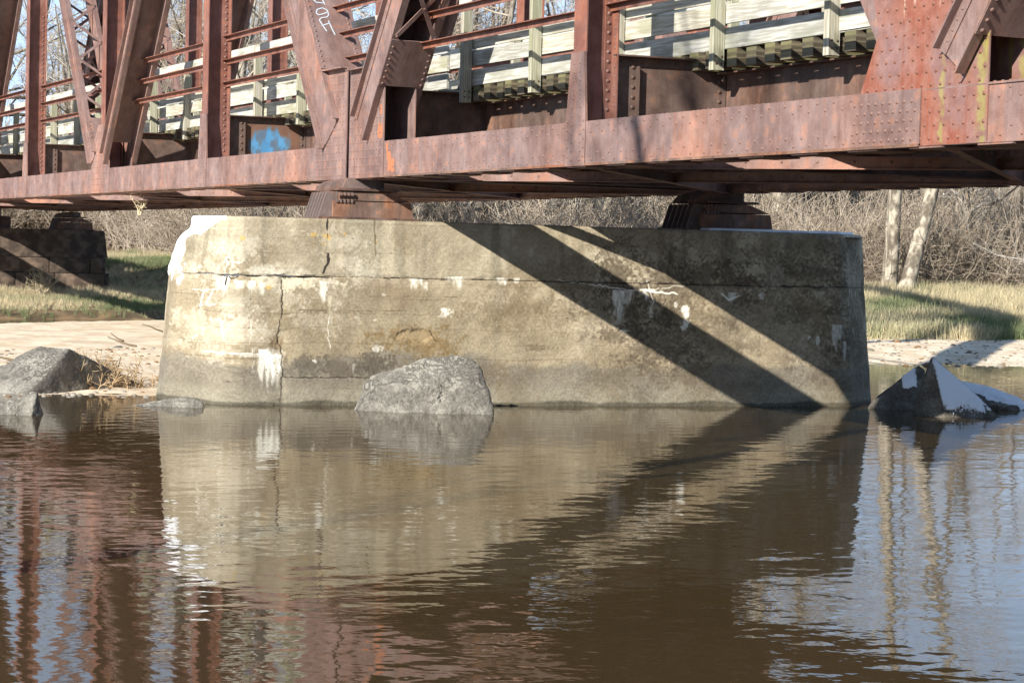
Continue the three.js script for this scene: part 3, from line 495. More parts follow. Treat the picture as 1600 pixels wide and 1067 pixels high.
  blob(2.7, 0.82, 0.25, 0.05, [84, 70, 48], 0.4, 1.6, -0.6); blob(3.25, 1.34, 0.2, 0.03, [84, 70, 48], 0.4, 1.6, -0.6);
  seed(5); for (let q = 0; q < 60; q++) blob(rr(-2, 8), rr(0.1, 2.5), rr(0.006, 0.018), rr(0.005, 0.014), DK, 0.85, 0.3, -0.8);
  seed(6); for (let q = 0; q < 46; q++) { const u = rr(-2.6, 7.4); crack([[u, PJ + rr(-0.03, 0.01)], [u + rr(0.05, 0.25), PJ + rr(-0.03, 0.015)]], 0.007, DK, 0.55, 0.03, -0.5); }
  const mk = (fn, srgb) => { const t = texture(w, h, 1, 1, (a, b, i, j) => fn(j * w + i), srgb); t.wrapT = THREE.ClampToEdgeWrapping; return t; };
  return [mk(k => [col[k * 3], col[k * 3 + 1], col[k * 3 + 2]], true), mk(k => { const q = clamp(hgt[k]) * 255; return [q, q, q]; }, false)];
}
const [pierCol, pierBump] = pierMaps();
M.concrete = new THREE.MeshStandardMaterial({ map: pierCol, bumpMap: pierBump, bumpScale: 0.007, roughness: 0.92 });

const corners = [[-1.75, 1], [7.5, 1], [8.2, 0.32], [8.2, -0.32], [7.5, -1], [-1.75, -1], [-2.45, -0.32], [-2.45, 0.32]];
function pierRing() {                                                 // points, outward normals and texture run along the outline
  const out = [], n = corners.length; let run = corners[0][0];
  const step = [0.022, 0.03, 0.08, 0.25, 0.4, 0.25, 0.06, 0.03], seg = i => { const a = corners[i % n], b = corners[(i + 1) % n], l = Math.hypot(b[0] - a[0], b[1] - a[1]); return { a, b, l, nn: [-(b[1] - a[1]) / l, (b[0] - a[0]) / l] }; };
  for (let i = 0; i < n; i++) {
    const s = seg(i), p = seg(i + n - 1), q = seg(i + 1), m = Math.ceil(s.l / step[i]);
    for (let k = 0; k < m; k++) {
      const t = k / m * s.l; let nn = s.nn; const wa = clamp(0.5 - t / 0.12, 0, 0.5), wb = clamp(0.5 - (s.l - t) / 0.12, 0, 0.5);
      nn = [s.nn[0] * (1 - wa - wb) + p.nn[0] * wa + q.nn[0] * wb, s.nn[1] * (1 - wa - wb) + p.nn[1] * wa + q.nn[1] * wb]; const l = Math.hypot(...nn); nn = [nn[0] / l, nn[1] / l];
      const inset = (wa > 0 || wb > 0) ? Math.max(wa, wb) * 0.05 : 0;
      let r = run + t; if (i >= 5) r = -1.75 - ((i === 7 ? s.l - t : i === 6 ? seg(7).l + s.l - t : seg(7).l + seg(6).l + s.l - t));
      out.push({ u: s.a[0] + (s.b[0] - s.a[0]) * t / s.l, n: s.a[1] + (s.b[1] - s.a[1]) * t / s.l, nu: nn[0], nn: nn[1], r, inset, face: i });
    }
    run += s.l;
  }
  return out;
}
const ring = pierRing();
const toWorld = (u, n, y) => [u * PU[0] + n * PN[0], y, u * PU[1] + n * PN[1]];
function vcrackU(y) { return -1.14 - 0.05 * sstep(1.3, 0.9, y) + 0.05 * sstep(0.9, 0.6, y) + (fbm(y * 9, 3, 3) - 0.5) * 0.1; }
function pierDisp(q, y) {
  let d = (f3(q.u * 2.2, y * 2.2, q.n * 2) - 0.5) * 0.035 + (f3(q.u * 9, y * 9, q.n * 9) - 0.5) * 0.01 - q.inset;
  const er = sstep(-1.95, -2.45, q.u) * sstep(1.9, 2.6, y + (f3(q.u * 4, y * 4, 2) - 0.5) * 0.5); d -= er * 0.24;                    // broken corner
  if (y < PJ) {
    const k = sstep(PJ - 0.16, PJ, y + (fbm(q.r * 3, 8, 3) - 0.5) * 0.14) * (0.35 + 0.65 * sstep(0.42, 0.6, fbm(q.r * 2.2, 2, 3))) * lerp(0.12, 1, sstep(-0.2, -0.6, q.u) * sstep(-2.1, -1.8, q.u)); d -= k * 0.045;
    const c = Math.abs(q.r - vcrackU(y)); if (q.face === 0) d -= 0.016 * sstep(0.022, 0.0, c) * sstep(0.3, 0.55, fbm(y * 5, 11, 2)) + 0.014 * sstep(0.13, 0.04, c) * sstep(0.4, 0.6, fbm(y * 8, 5, 2));
    if (q.face === 0 && y < 0.39 && q.r > -1.1 && q.r < 1.2) d += 0.012;
    const sp = Math.hypot((q.r - 0.8) / 0.3, (y - 0.97) / 0.11) + (fbm(q.r * 7, y * 7, 3) - 0.5) * 0.8; d -= 0.022 * sstep(1, 0.8, sp);
  } else d -= 0.014 * sstep(PJ + 0.05, PJ, y + (fbm(q.r * 6, 1, 3) - 0.5) * 0.05) * sstep(0.4, 0.6, fbm(q.r * 4 + 9, 7, 3));
  d -= 0.03 * sstep(PH - 0.03, PH, y) * (0.3 + 0.9 * fbm(q.r * 9, 77, 3));
  return d;
}
const batter = y => 0.085 * (PH - y);
const pierPoint = (q, y, extra = 0) => { const o = batter(y) + pierDisp(q, y) + extra; return toWorld(q.u + q.nu * o, q.n + q.nn * o, y); };
function shell(rows, heightAt, cap) {
  const N = ring.length, pos = [], uv = [], idx = [];
  for (let j = 0; j < rows.length; j++) for (let i = 0; i <= N; i++) { const q = ring[i % N], y = heightAt(q, rows[j], j), p = pierPoint(q, y); pos.push(...p); let r = q.r; if (i === N) r = ring[N - 1].r + 0.03; uv.push((r - S0) / SL, (y + 0.2) / 2.9); }
  for (let j = 0; j + 1 < rows.length; j++) for (let i = 0; i < N; i++) { if (ring[i].face === 4 && ring[(i + 1) % N].face === 5) continue; const a = j * (N + 1) + i, b = a + 1, c = a + N + 1, d = c + 1; idx.push(a, b, d, a, d, c); }
  if (cap !== undefined) { const base = cap * (N + 1), k = pos.length / 3; pos.push(...toWorld(2.87, 0, rows[cap])); uv.push(0.5, 0.9); for (let i = 0; i < N; i++) cap ? idx.push(base + i, base + i + 1, k) : idx.push(base + i + 1, base + i, k); }
  const g = new THREE.BufferGeometry(); g.setAttribute('position', new THREE.Float32BufferAttribute(pos, 3)); g.setAttribute('uv', new THREE.Float32BufferAttribute(uv, 2)); g.setIndex(idx); g.computeVertexNormals(); return g;
}
const lin = (a, b, n) => [...Array(n + 1).keys()].map(i => a + (b - a) * i / n);
const pier = thing('concrete_pier', 'cracked concrete bridge pier with white stains and snow on its corners, standing in the river', 'bridge pier');
{
  const bodyRows = lin(-0.6, 0, 4).concat(lin(0, PJ - 0.004, 86).slice(1)), capRows = lin(PJ, PH, 38);
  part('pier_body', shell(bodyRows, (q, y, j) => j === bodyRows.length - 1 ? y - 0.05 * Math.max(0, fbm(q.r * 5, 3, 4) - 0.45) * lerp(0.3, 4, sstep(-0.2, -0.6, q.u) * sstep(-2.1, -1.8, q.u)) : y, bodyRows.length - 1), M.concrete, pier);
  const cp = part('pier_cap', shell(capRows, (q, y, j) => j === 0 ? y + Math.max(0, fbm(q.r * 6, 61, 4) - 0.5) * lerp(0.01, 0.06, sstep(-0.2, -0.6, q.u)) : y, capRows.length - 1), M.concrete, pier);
  const under = shell([PJ + 0.012, PJ + 0.02], (q, y) => y, 0); part('cap_underside', under, M.concrete, cp);
  // snow: a crust along the broken corner and a sheet on the top
  const L = ring.filter(q => q.u < -1.1 && q.n > 0 && q.face !== 5).sort((a, b) => (a.face === 0 ? 10 : a.face === 7 ? 5 : 0) + a.u - ((b.face === 0 ? 10 : b.face === 7 ? 5 : 0) + b.u)), rows = lin(1.1, PH - 0.005, 60), pos = [], idx = [];
  const nose = ring.filter(q => q.face === 6), S = nose.concat(ring.filter(q => q.face === 7), ring.filter(q => q.face === 0 && q.u < -0.9));
  for (const y of rows) for (const q of S) {
    const edge = lerp(-0.12, 0.6, sstep(2.25, 2.6, y)) + (f3(q.r * 5, y * 5, 1) - 0.5) * 0.5 + (f3(q.r * 16, y * 16, 3) - 0.5) * 0.3, dist = q.face === 6 ? -0.2 : q.face === 7 ? Math.hypot(q.u + 2.45, q.n - 0.32) : 0.97 + q.u + 1.75;
    const m = sstep(0.06, -0.06, dist - 0.16 - edge) * sstep(1.6, 1.85, y + (f3(q.r * 6, y * 6, 4) - 0.5) * 0.7); pos.push(...pierPoint(q, y, m > 0.02 ? -0.012 + m * (0.004 + 0.045 * f3(q.r * 9, y * 9, 9)) : -0.03));
  }
  for (let j = 0; j + 1 < rows.length; j++) for (let i = 0; i + 1 < S.length; i++) { const a = j * S.length + i, b = a + 1, c = a + S.length, d = c + 1; idx.push(a, b, d, a, d, c); }
  const g = new THREE.BufferGeometry(); g.setAttribute('position', new THREE.Float32BufferAttribute(pos, 3)); g.setIndex(idx); g.computeVertexNormals(); boxUV(g); part('snow_crust', g, M.snow, pier);
  const sheet = (u0, u1, n0, n1, th, sd) => { const gg = new THREE.PlaneGeometry(u1 - u0, n1 - n0, Math.ceil((u1 - u0) / 0.03), Math.ceil((n1 - n0) / 0.03)), p = gg.attributes.position; for (let i = 0; i < p.count; i++) { const u = p.getX(i) + (u0 + u1) / 2, n = p.getY(i) + (n0 + n1) / 2, e = Math.min(u - u0, u1 - u, n - n0, n1 - n), ch = Math.min(e, (8.49 - u - Math.abs(n)) * 0.7, (u + 2.76 - Math.abs(n)) * 0.7 - 0.32 * sstep(-1.8, -2.35, u) - 0.03), k = sstep(0, 0.07, ch + (f3(u * 3, n * 3, sd) - 0.5) * 0.14 - 0.015), y = PH - 0.006 + (k * (th + 0.02 * f3(u * 4, n * 4, sd + 3)) - (1 - k) * 0.04), w = toWorld(u, n, y); p.setXYZ(i, ...w); } gg.computeVertexNormals(); boxUV(gg); return gg; };
  part('snow_sheet', sheet(5.3, 8.12, -0.95, 0.975, 0.03, 1), M.snow, pier);
}
shade(pier);

// ---------------------------------------------------------------- the stone pier at the far end of the left span
{
  const P = thing('stone_pier', 'dark stone block pier with a concrete cap at the grassy bank', 'bridge pier');
  P.position.set(-42.1, 0, 0); P.rotation.y = -PSK; P.position.y = 0;
  const mat = c => new THREE.MeshStandardMaterial({ map: stoneTex(), color: new THREE.Color().setRGB(...c), roughness: 0.95, bumpMap: rustBump, bumpScale: 0.02 });
  const mats = [mat([0.9, 0.86, 0.84]), mat([0.72, 0.68, 0.64]), mat([1.0, 0.92, 0.84])];
  const cg = new THREE.BoxGeometry(2.2, 0.92, 9.9, 4, 4, 20); { const p = cg.attributes.position; for (let i = 0; i < p.count; i++) { const y = p.getY(i), z = p.getZ(i), k = 1 - y / 0.92; let zz = z, xx = p.getX(i); if (z < -4.35) { xx *= 0.5; zz = z - k * 0.12; } p.setXYZ(i, xx * (1 + k * 0.05), y, zz); } cg.computeVertexNormals(); }
  part('concrete_cap', join([cg]), mats[1], P).position.set(0, 2.11, -2.2);
  seed(41);
  for (let r = 0; r < 4; r++) { const y1 = 1.64 - r * 0.52, y0 = y1 - 0.5; let z = 2.6; const end = -7.1 - r * 0.1; while (z > end) { const w = Math.min(rr(0.9, 1.7), z - end); if (w < 0.25) break; const g = stone(0.5, y1 - y0, w - 0.03); const m = part('stone_block', g, mats[Math.floor(rnd() * 3)], P); m.position.set(0.95 + r * 0.06 + rr(-0.025, 0.025), (y0 + y1) / 2, z - w / 2); z -= w; } const e = part('stone_block', stone(1.9 + r * 0.1, y1 - y0, 0.5), mats[r % 3], P); e.position.set(-0.2, (y0 + y1) / 2, end + 0.1 - r * 0.02); }
  part('rubble_core', join([box(-1, 0.75, -0.5, 1.64, -6.8, 2.6)]), mats[1], P);
  shade(P);
}
function stoneTex() { return (stoneTex.t ||= texture(512, 512, 1 / 2, 1 / 2, (u, v) => { const k = fbm(u * 10, v * 10, 5, 10, 10), s = hash2(Math.floor(u * 512), Math.floor(v * 512)); const c = mix3([120, 106, 94], [82, 72, 64], sstep(0.3, 0.7, k)); return c.map(q => q + (s - 0.5) * 30); })); }
function stone(w, h, d) { const g = new THREE.BoxGeometry(w, h, d, 3, 4, 8), p = g.attributes.position, o = rnd() * 50; for (let i = 0; i < p.count; i++) { const x = p.getX(i), y = p.getY(i), z = p.getZ(i), e = Math.min(h / 2 - Math.abs(y), d / 2 - Math.abs(z)); p.setX(i, x + (x > 0 ? (f3(y * 3 + o, z * 3, o) - 0.5) * 0.1 - (e < 0.02 ? 0.04 : 0) : 0)); } g.computeVertexNormals(); return boxUV(g); }
// approach girders beyond the stone pier
{
  const A = thing('approach_span', 'dark plate girder approach resting on the stone block pier', 'bridge girder');
  for (const z of [-1.9, -4.0]) part('girder', join([box(-60, -42.6, 3.0, 4.35, z - 0.01, z + 0.01), box(-60, -42.6, 4.33, 4.352, z - 0.2, z + 0.2), box(-60, -42.6, 2.98, 3.0, z - 0.2, z + 0.2)]), M.mauve, A);
  for (const z of [-1.9, -4.0]) part('bearing_block', join([box(-43.3, -42.6, 2.58, 2.98, z - 0.35, z + 0.35)]), M.mauve, A);
  part('cross_frame', join([box(-42.8, -42.78, 3.0, 4.3, -4, -1.9)]), M.mauve, A);
  for (let x = -59; x < -42.6; x += 0.4) { const m = part('tie', tieGeo[0], M.tie[0], A); m.position.x = x; }
  shade(A);
}

// ---------------------------------------------------------------- ground, sand, water
const curve = (pts, z) => { if (z >= pts[0][0]) return pts[0][1]; for (let i = 0; i + 1 < pts.length; i++) { const [a, b] = pts[i], [c, d] = pts[i + 1]; if (z >= c) return lerp(b, d, sstep(0, 1, (a - z) / (a - c))); } return pts[pts.length - 1][1]; };
const shoreNear = z => curve([[30, 4], [9, -0.6], [5, -1.3], [2.6, -0.9], [0, -2.2], [-6, -5], [-15, -7.9], [-19, -7.4], [-30, -8], [-60, -12]], z);
const grassEdge = z => curve([[30, -27], [3, -28], [-5, -28.5], [-12, -24], [-21, -14.4], [-30, -13.2], [-60, -18]], z);
const barBack = z => curve([[30, -20], [2, -20.8], [-4.4, -24.6], [-9, -30], [-60, -30]], z);
function sandH(x, z) {
  const a = shoreNear(z) - x, b = x - barBack(z), ch = sstep(-14, -6, z);
  const rel = (fbm(x * 0.8, z * 0.8, 4) - 0.5) * 0.07 + (fbm(x * 3.2, z * 3.2, 3) - 0.5) * 0.03 + (fbm(x * 9, z * 9, 2) - 0.5) * 0.014;
  return -0.25 + 0.25 * sstep(-3, 0, a) + 0.2 * sstep(0, 6, a) - 0.34 * sstep(0.5, -1.2, b) * ch + rel * sstep(-0.5, 1.5, a);
}
function bankH(x, z) {
  const g = grassEdge(z) - x, r = (fbm(x * 0.3, z * 0.3, 3) - 0.5);
  return g < 0 ? -0.4 : Math.min(-0.15 + 0.34 * sstep(0, 1.6, g) + lerp(0.95, 0.28, sstep(-16, -8, z) * sstep(24, 15, g)) * sstep(0.8, 12, g) + Math.max(0, g - 12) * 0.03 + r * 0.35 * sstep(1, 6, g), 9);
}
const sandTex = texture(1024, 1024, 1 / 5, 1 / 5, (u, v) => { const k = fbm(u * 12, v * 12, 4, 12, 12), s = hash2(Math.floor(u * 1024) + 3, Math.floor(v * 1024)), m = fbm(u * 60, v * 60, 2, 60, 60); const c = mix3([226, 210, 184], [204, 184, 154], sstep(0.35, 0.7, k)); return c.map(q => q + (s - 0.5) * 22 + (m - 0.5) * 30); });
const soilTex = texture(1024, 1024, 1 / 6, 1 / 6, (u, v) => { const k = fbm(u * 14, v * 14, 5, 14, 14), s = hash2(Math.floor(u * 1024) + 9, Math.floor(v * 1024)), c = mix3([134, 110, 80], [86, 72, 50], sstep(0.3, 0.7, k)); return c.map(q => q + (s - 0.5) * 60); });
function sheetMesh(name, x0, x1, z0, z1, nx, nz, H, mat) {
  const g = new THREE.PlaneGeometry(x1 - x0, z1 - z0, nx, nz); g.rotateX(-Math.PI / 2); g.translate((x0 + x1) / 2, 0, (z0 + z1) / 2);
  const p = g.attributes.position; for (let i = 0; i < p.count; i++) p.setY(i, H(p.getX(i), p.getZ(i))); g.computeVertexNormals(); boxUV(g);
  const m = part(name, g, mat); m.userData.kind = 'structure'; scene.add(m); return m;
}
const sand = sheetMesh('sand_bar', -31, 1, -34, 22, 230, 400, sandH, new THREE.MeshStandardMaterial({ map: sandTex, roughness: 0.95, bumpMap: rustBump, bumpScale: 0.003 }));
sand.userData.label = 'pale dry sand bar behind the concrete pier';
const bank = sheetMesh('river_bank', -420, -8, -330, 260, 412, 420, bankH, new THREE.MeshStandardMaterial({ map: soilTex, roughness: 1 }));
bank.userData.label = 'leaf strewn wooded river bank';
const nearH = (x, z) => 7.5 * sstep(14, 46, (x - 29) * 0.9 + (z - 11) * 0.2) * sstep(40, 10, z) - 0.3 + 1.1 * sstep(0, 5, Math.max((x - 29) * 0.9 + (z - 11) * 0.44, z - 10.5 - 0.5 * Math.max(0, 6 - x))) + 1.2 * sstep(12, 45, (x - 29) * 0.9 + (z - 11) * 0.44);  // the rising hill behind the camera is added to block low sky
const nearBank = sheetMesh('near_bank', 4, 130, -110, 90, 90, 120, nearH, new THREE.MeshStandardMaterial({ map: soilTex, roughness: 1 }));
nearBank.userData.label = 'earth bank where the photographer stands, with a hill added to block low sky';

const waveTex = (() => {                                              // ripples: many short crests, a 6 m tile
  const N = 2048, T = 4.6, h = new Float32Array(N * N); seed(99);
  const waves = []; for (let i = 0; i < 64; i++) { const L = Math.pow(rnd(), 1.6) * 0.42 + 0.05, a = rr(-1.1, 1.1) + 0.45, k = T / L; waves.push([Math.round(Math.cos(a) * k), Math.round(Math.sin(a) * k), rnd() * 4096, Math.pow(L, 1.1)]); }
  const sn = new Float32Array(4096); for (let i = 0; i < 4096; i++) sn[i] = Math.sin(i / 4096 * 6.28319) + 0.25 * Math.sin(2 * i / 4096 * 6.28319 + 1.57);
  for (const [kx, ky, P, A] of waves) for (let j = 0; j < N; j++) { const row = (ky * j * 2 + P) | 0; for (let i = 0; i < N; i++) h[j * N + i] += A * sn[(kx * i * 2 + row) & 4095]; }
  let lo = 1e9, hi = -1e9; for (const q of h) { if (q < lo) lo = q; if (q > hi) hi = q; }
  return texture(N, N, 1 / T, 1 / T, (u, v, i, j) => { const q = (h[j * N + i] - lo) / (hi - lo) * 255; return [q, q, q]; }, false);
})();
M.water = new THREE.MeshPhysicalMaterial({ color: new THREE.Color().setRGB(0.054, 0.036, 0.016), roughness: 0.02, ior: 1.33, bumpMap: waveTex, bumpScale: 0.0022 });
{
  const x0 = -2, x1 = 22, z0 = -16, z1 = 16, H = (x, z) => { const q = sstep(1.5, 9, x) ; return 0.25 * q * (0.004 * Math.sin(x * 3.1 + z * 1.3 + 2 * fbm(x * 0.4, z * 0.4, 2) * 6) + 0.003 * Math.sin(x * 5.3 - z * 2.6 + fbm(x * 0.7, z * 0.7, 2) * 9) + 0.006 * (fbm(x * 1.6, z * 1.0, 3) - 0.5)); };
  const w = sheetMesh('river_water', x0, x1, z0, z1, 300, 340, (x, z) => { const e = Math.min(x - x0, x1 - x, z - z0, z1 - z); return H(x, z) * sstep(0, 1.5, e); }, M.water); w.userData.label = 'rippled brown river water';
  const rim = []; for (const [a, b, c, d] of [[-60, x0, -160, 160], [x1, 90, -160, 160], [x0, x1, -160, z0], [x0, x1, z1, 160]]) { const g = new THREE.PlaneGeometry(b - a, d - c); g.rotateX(-Math.PI / 2); g.translate((a + b) / 2, 0, (c + d) / 2); rim.push(g); }
  const o = part('river_water_reach', join(rim), M.water); o.userData = { kind: 'structure', label: 'river water further out' }; scene.add(o);
}
// ---------------------------------------------------------------- boulders (broken concrete and stone)
const rockTex = (a, b, s) => texture(512, 512, 1 / 1.2, 1 / 1.2, (u, v) => { const k = fbm(u * 6 + s, v * 6, 5, 6, 6), g = hash2(Math.floor(u * 512) + s, Math.floor(v * 512)), m = fbm(u * 50, v * 50 + s, 2, 50, 50); let c = mix3(a, b, sstep(0.3, 0.7, k)); const q = (g - 0.5) * 44 + (m - 0.5) * 46 + (g > 0.97 ? 40 : g < 0.03 ? -45 : 0); return c.map(x => x + q); });
const rockBump = texture(512, 512, 1 / 1.2, 1 / 1.2, (u, v) => { const q = (fbm(u * 64, v * 64, 2, 64, 64) * 0.6 + hash2(Math.floor(u * 256), Math.floor(v * 256)) * 0.4) * 220; return [q, q, q]; }, false);
M.rockGrey = new THREE.MeshStandardMaterial({ map: rockTex([144, 140, 130], [112, 108, 100], 1), roughness: 0.95, bumpMap: rockBump, bumpScale: 0.018 });
M.rockDark = new THREE.MeshStandardMaterial({ map: rockTex([122, 116, 106], [92, 86, 76], 33), roughness: 0.95, bumpMap: rockBump, bumpScale: 0.018 });
const ROCK_TURN = 1.117;
function boulder(label, pos, verts, mat, o = {}) {
  const R = thing('boulder', label, 'rock', 'boulders round the pier foot'); R.position.set(...pos); R.rotation.y = ROCK_TURN;
  const hull = new ConvexGeometry(verts.map(v => new THREE.Vector3(...v))), hp = hull.attributes.position, c = new THREE.Vector3(); verts.forEach(v => c.add(new THREE.Vector3(...v))); c.divideScalar(verts.length);
  const planes = []; for (let i = 0; i < hp.count; i += 3) { const pl = new THREE.Plane().setFromCoplanarPoints(...[0, 1, 2].map(k => new THREE.Vector3().fromBufferAttribute(hp, i + k))); planes.push([pl.normal.clone(), -pl.constant - pl.normal.dot(c)]); }
  const g = new THREE.IcosahedronGeometry(1, 38), s = new THREE.IcosahedronGeometry(1, 38), p = g.attributes.position, sp = s.attributes.position, d = new THREE.Vector3(), sd = o.seed || 1;
  for (let i = 0; i < p.count; i++) {
    d.fromBufferAttribute(p, i).normalize(); let acc = 0, best = 1e9, bn = null;
    for (const [n, k] of planes) { const q = n.dot(d); if (q > 1e-4) { const r = k / q; acc += Math.pow(r, -(o.sharp || 26)); if (r < best) { best = r; bn = n; } } }
    let r = Math.pow(acc, -1 / (o.sharp || 26)); const w = d.clone().multiplyScalar(r).add(c);
    const rough = o.rough ?? 1; r += ((f3(w.x * 3 + sd, w.y * 3, w.z * 3) - 0.5) * 0.12 + (f3(w.x * 11, w.y * 11 + sd, w.z * 11) - 0.5) * 0.055 + (f3(w.x * 30, w.y * 30, w.z * 30 + sd) - 0.5) * 0.04) * rough;
    const q = d.clone().multiplyScalar(r).add(c); p.setXYZ(i, q.x, q.y, q.z);
    const m = o.snow ? o.snow(q, bn) : 0, q2 = d.clone().multiplyScalar(r + (m > 0 ? 0.008 + Math.min(m, 1) * 0.014 : -0.05)).add(c); sp.setXYZ(i, q2.x, q2.y, q2.z);
  }
  const fin = gg => { gg.deleteAttribute('uv'); gg.computeVertexNormals(); return boxUV(gg); };
  // weld so that normals are smooth
  const weld = gg => { gg.deleteAttribute('normal'); gg.deleteAttribute('uv'); const m = new Map(), ps = [], id = [], P = gg.attributes.position; for (let i = 0; i < P.count; i++) { const k = [P.getX(i), P.getY(i), P.getZ(i)].map(q => Math.round(q * 2e4)).join(); let j = m.get(k); if (j === undefined) { j = ps.length / 3; m.set(k, j); ps.push(P.getX(i), P.getY(i), P.getZ(i)); } id.push(j); } const out = new THREE.BufferGeometry(); out.setAttribute('position', new THREE.Float32BufferAttribute(ps, 3)); out.setIndex(id); return fin(out); };
  part('stone_mass', weld(g), mat, R); if (o.snow) part('snow_cover', weld(s), M.snow, R);
  return R;
}
boulder('rough grey boulder lying against the sunlit face of the pier', [2.3, 0, -0.32], [[-1.02, -0.3, 0.1], [1.04, -0.3, 0.15], [-0.85, -0.3, -0.5], [0.9, -0.3, -0.5], [-0.5, -0.3, 0.4], [0.72, -0.3, 0.4], [-0.84, 0.44, -0.1], [-0.6, 0.48, -0.3], [-0.62, 0.36, 0.18], [-0.12, 0.7, -0.12], [0.28, 0.8, -0.16], [0.42, 0.82, -0.2], [0.56, 0.74, -0.15], [0.76, 0.66, -0.12], [0.86, 0.4, 0.05], [0.6, 0.45, 0.2], [0.98, 0.04, 0.2]], M.rockGrey, { seed: 3 });
boulder('large ridged grey boulder with a dark shaded side at the sand bar', [-1.65, 0, 3.95], [[-0.2, 0.66, -0.35], [0.27, 0.63, -0.3], [-1.15, 0.12, -0.1], [-1.3, -0.2, 0.2], [-0.9, -0.2, -1.3], [0.6, -0.2, -2.0], [1.2, -0.12, -1.7], [-0.25, -0.2, 0.75], [1.15, 0.02, -1.55]], M.rockGrey, { seed: 8, sharp: 70, rough: 0.7 });
boulder('small pointed stone in the shallow water in front of the ridged boulder', [2.0, 0, 5.15], [[0.22, 0.3, 0], [0.3, -0.1, 0.05], [-0.55, 0.02, 0.05], [-0.6, -0.2, 0.25], [0.18, -0.2, 0.25], [0.3, -0.2, -0.3], [-0.4, -0.2, -0.3]], M.rockGrey, { seed: 12, sharp: 40, rough: 0.5 });
boulder('low flat stone barely above the water at the pier corner', [1.05, 0, 2.95], [[-0.62, -0.02, 0], [0.3, 0.15, -0.05], [0.48, 0.1, -0.02], [0.58, -0.1, 0.05], [-0.4, -0.2, 0.2], [0.5, -0.2, 0.2], [0.4, -0.2, -0.3], [-0.5, -0.2, -0.2], [0.0, 0.1, -0.1]], M.rockGrey, { seed: 15, sharp: 30, rough: 0.4 });
boulder('pointed boulder with a snow covered sloping face beside the pier', [4.16, 0, -7.73], [[-0.22, 0.86, -0.12], [-0.42, -0.2, 0.16], [-0.42, 0.25, -0.02], [-0.03, -0.2, 0.38], [0.9, -0.2, -0.1], [0.84, -0.02, -0.15], [0.3, -0.2, -0.75], [-0.4, -0.2, -0.5]], M.rockDark, { seed: 21, sharp: 70, rough: 0.16, snow: (q, n) => (n.x > 0.25 && n.y > 0.3 && n.z > -0.2 ? 1 : 0) * sstep(0.1, 0.2, q.y + (f3(q.x * 14, q.y * 14, q.z * 14) - 0.5) * 0.26 + (f3(q.x * 45, q.y * 45, q.z * 45) - 0.5) * 0.22) });
boulder('dark leaning slab between the pier end and the snowy boulder', [2.86, 0, -7.76], [[0.42, 0.66, -0.3], [0.5, 0.6, -0.2], [-0.4, 0.02, 0.1], [-0.42, -0.2, 0.2], [0.5, -0.2, 0.3], [0.5, -0.2, -0.5], [-0.3, -0.2, -0.3], [-0.28, 0.16, 0]], M.rockDark, { seed: 27, sharp: 50, rough: 0.25, snow: (q, n) => (q.x > 0.14 && q.x < 0.36 ? 1 : 0) * sstep(0.3, 0.4, q.y + (f3(q.x * 11, q.y * 11, q.z * 11) - 0.5) * 0.3) * (n.y > 0.2 ? 1 : 0) });
boulder('low dark boulder with a snowy top behind the pointed one', [3.0, 0, -9.35], [[-0.5, 0.42, -0.1], [0.0, 0.36, -0.1], [0.55, 0.18, 0], [0.75, -0.02, 0], [0.7, -0.2, 0.2], [-0.7, -0.2, 0.3], [-0.7, -0.2, -0.4], [0.5, -0.2, -0.4], [-0.2, 0.1, 0.3], [0.5, 0.02, 0.24]], M.rockDark, { seed: 29, sharp: 30, rough: 0.35, snow: (q, n) => sstep(0.03, 0.1, q.y - 0.2 + 0.28 * (q.x + 0.2) + (f3(q.x * 9, q.y * 9, q.z * 9) - 0.5) * 0.12) * (n.y > 0.35 ? 1 : 0) });

// ---------------------------------------------------------------- bare trees
function tubePath(out, pts, rad, sides) {                             // pts: Vector3[], rad: number[]
  const base = out.pos.length / 3, T = new THREE.Vector3(), A = new THREE.Vector3(), B = new THREE.Vector3();
  for (let i = 0; i < pts.length; i++) {
    T.copy(pts[Math.min(i + 1, pts.length - 1)]).sub(pts[Math.max(i - 1, 0)]).normalize(); A.set(Math.abs(T.y) > 0.9 ? 1 : 0, Math.abs(T.y) > 0.9 ? 0 : 1, 0); A.cross(T).normalize(); B.crossVectors(T, A);
    for (let k = 0; k < sides; k++) { const a = k / sides * 6.2832, c = Math.cos(a), s = Math.sin(a), n = [A.x * c + B.x * s, A.y * c + B.y * s, A.z * c + B.z * s]; out.pos.push(pts[i].x + n[0] * rad[i], pts[i].y + n[1] * rad[i], pts[i].z + n[2] * rad[i]); out.nor.push(...n); out.uv.push(k / sides * 0.8 + base * 0.013, pts[i].y * 0.5); }
  }
  for (let i = 0; i + 1 < pts.length; i++) for (let k = 0; k < sides; k++) { const a = base + i * sides + k, b = base + i * sides + (k + 1) % sides, c = a + sides, d = b + sides; out.idx.push(a, b, d, a, d, c); }
}
const store = () => ({ pos: [], nor: [], uv: [], idx: [] });
function geoOf(o) { const g = new THREE.BufferGeometry(); g.setAttribute('position', new THREE.Float32BufferAttribute(o.pos, 3)); g.setAttribute('normal', new THREE.Float32BufferAttribute(o.nor, 3)); g.setAttribute('uv', new THREE.Float32BufferAttribute(o.uv, 2)); g.setIndex(o.idx); return g; }
function limb(out, p, dir, len, r0, r1, n, sides, wob, up, flare = 1) {
  const pts = [p.clone()], rad = [r0 * flare], d = dir.clone(), q = p.clone();
  for (let i = 1; i <= n; i++) { d.x += rr(-wob, wob); d.z += rr(-wob, wob); d.y += rr(-wob, wob) + up; d.normalize(); q.addScaledVector(d, len / n); pts.push(q.clone()); rad.push(lerp(r0, r1, i / n)); }
  tubePath(out, pts, rad, sides); return pts;
}
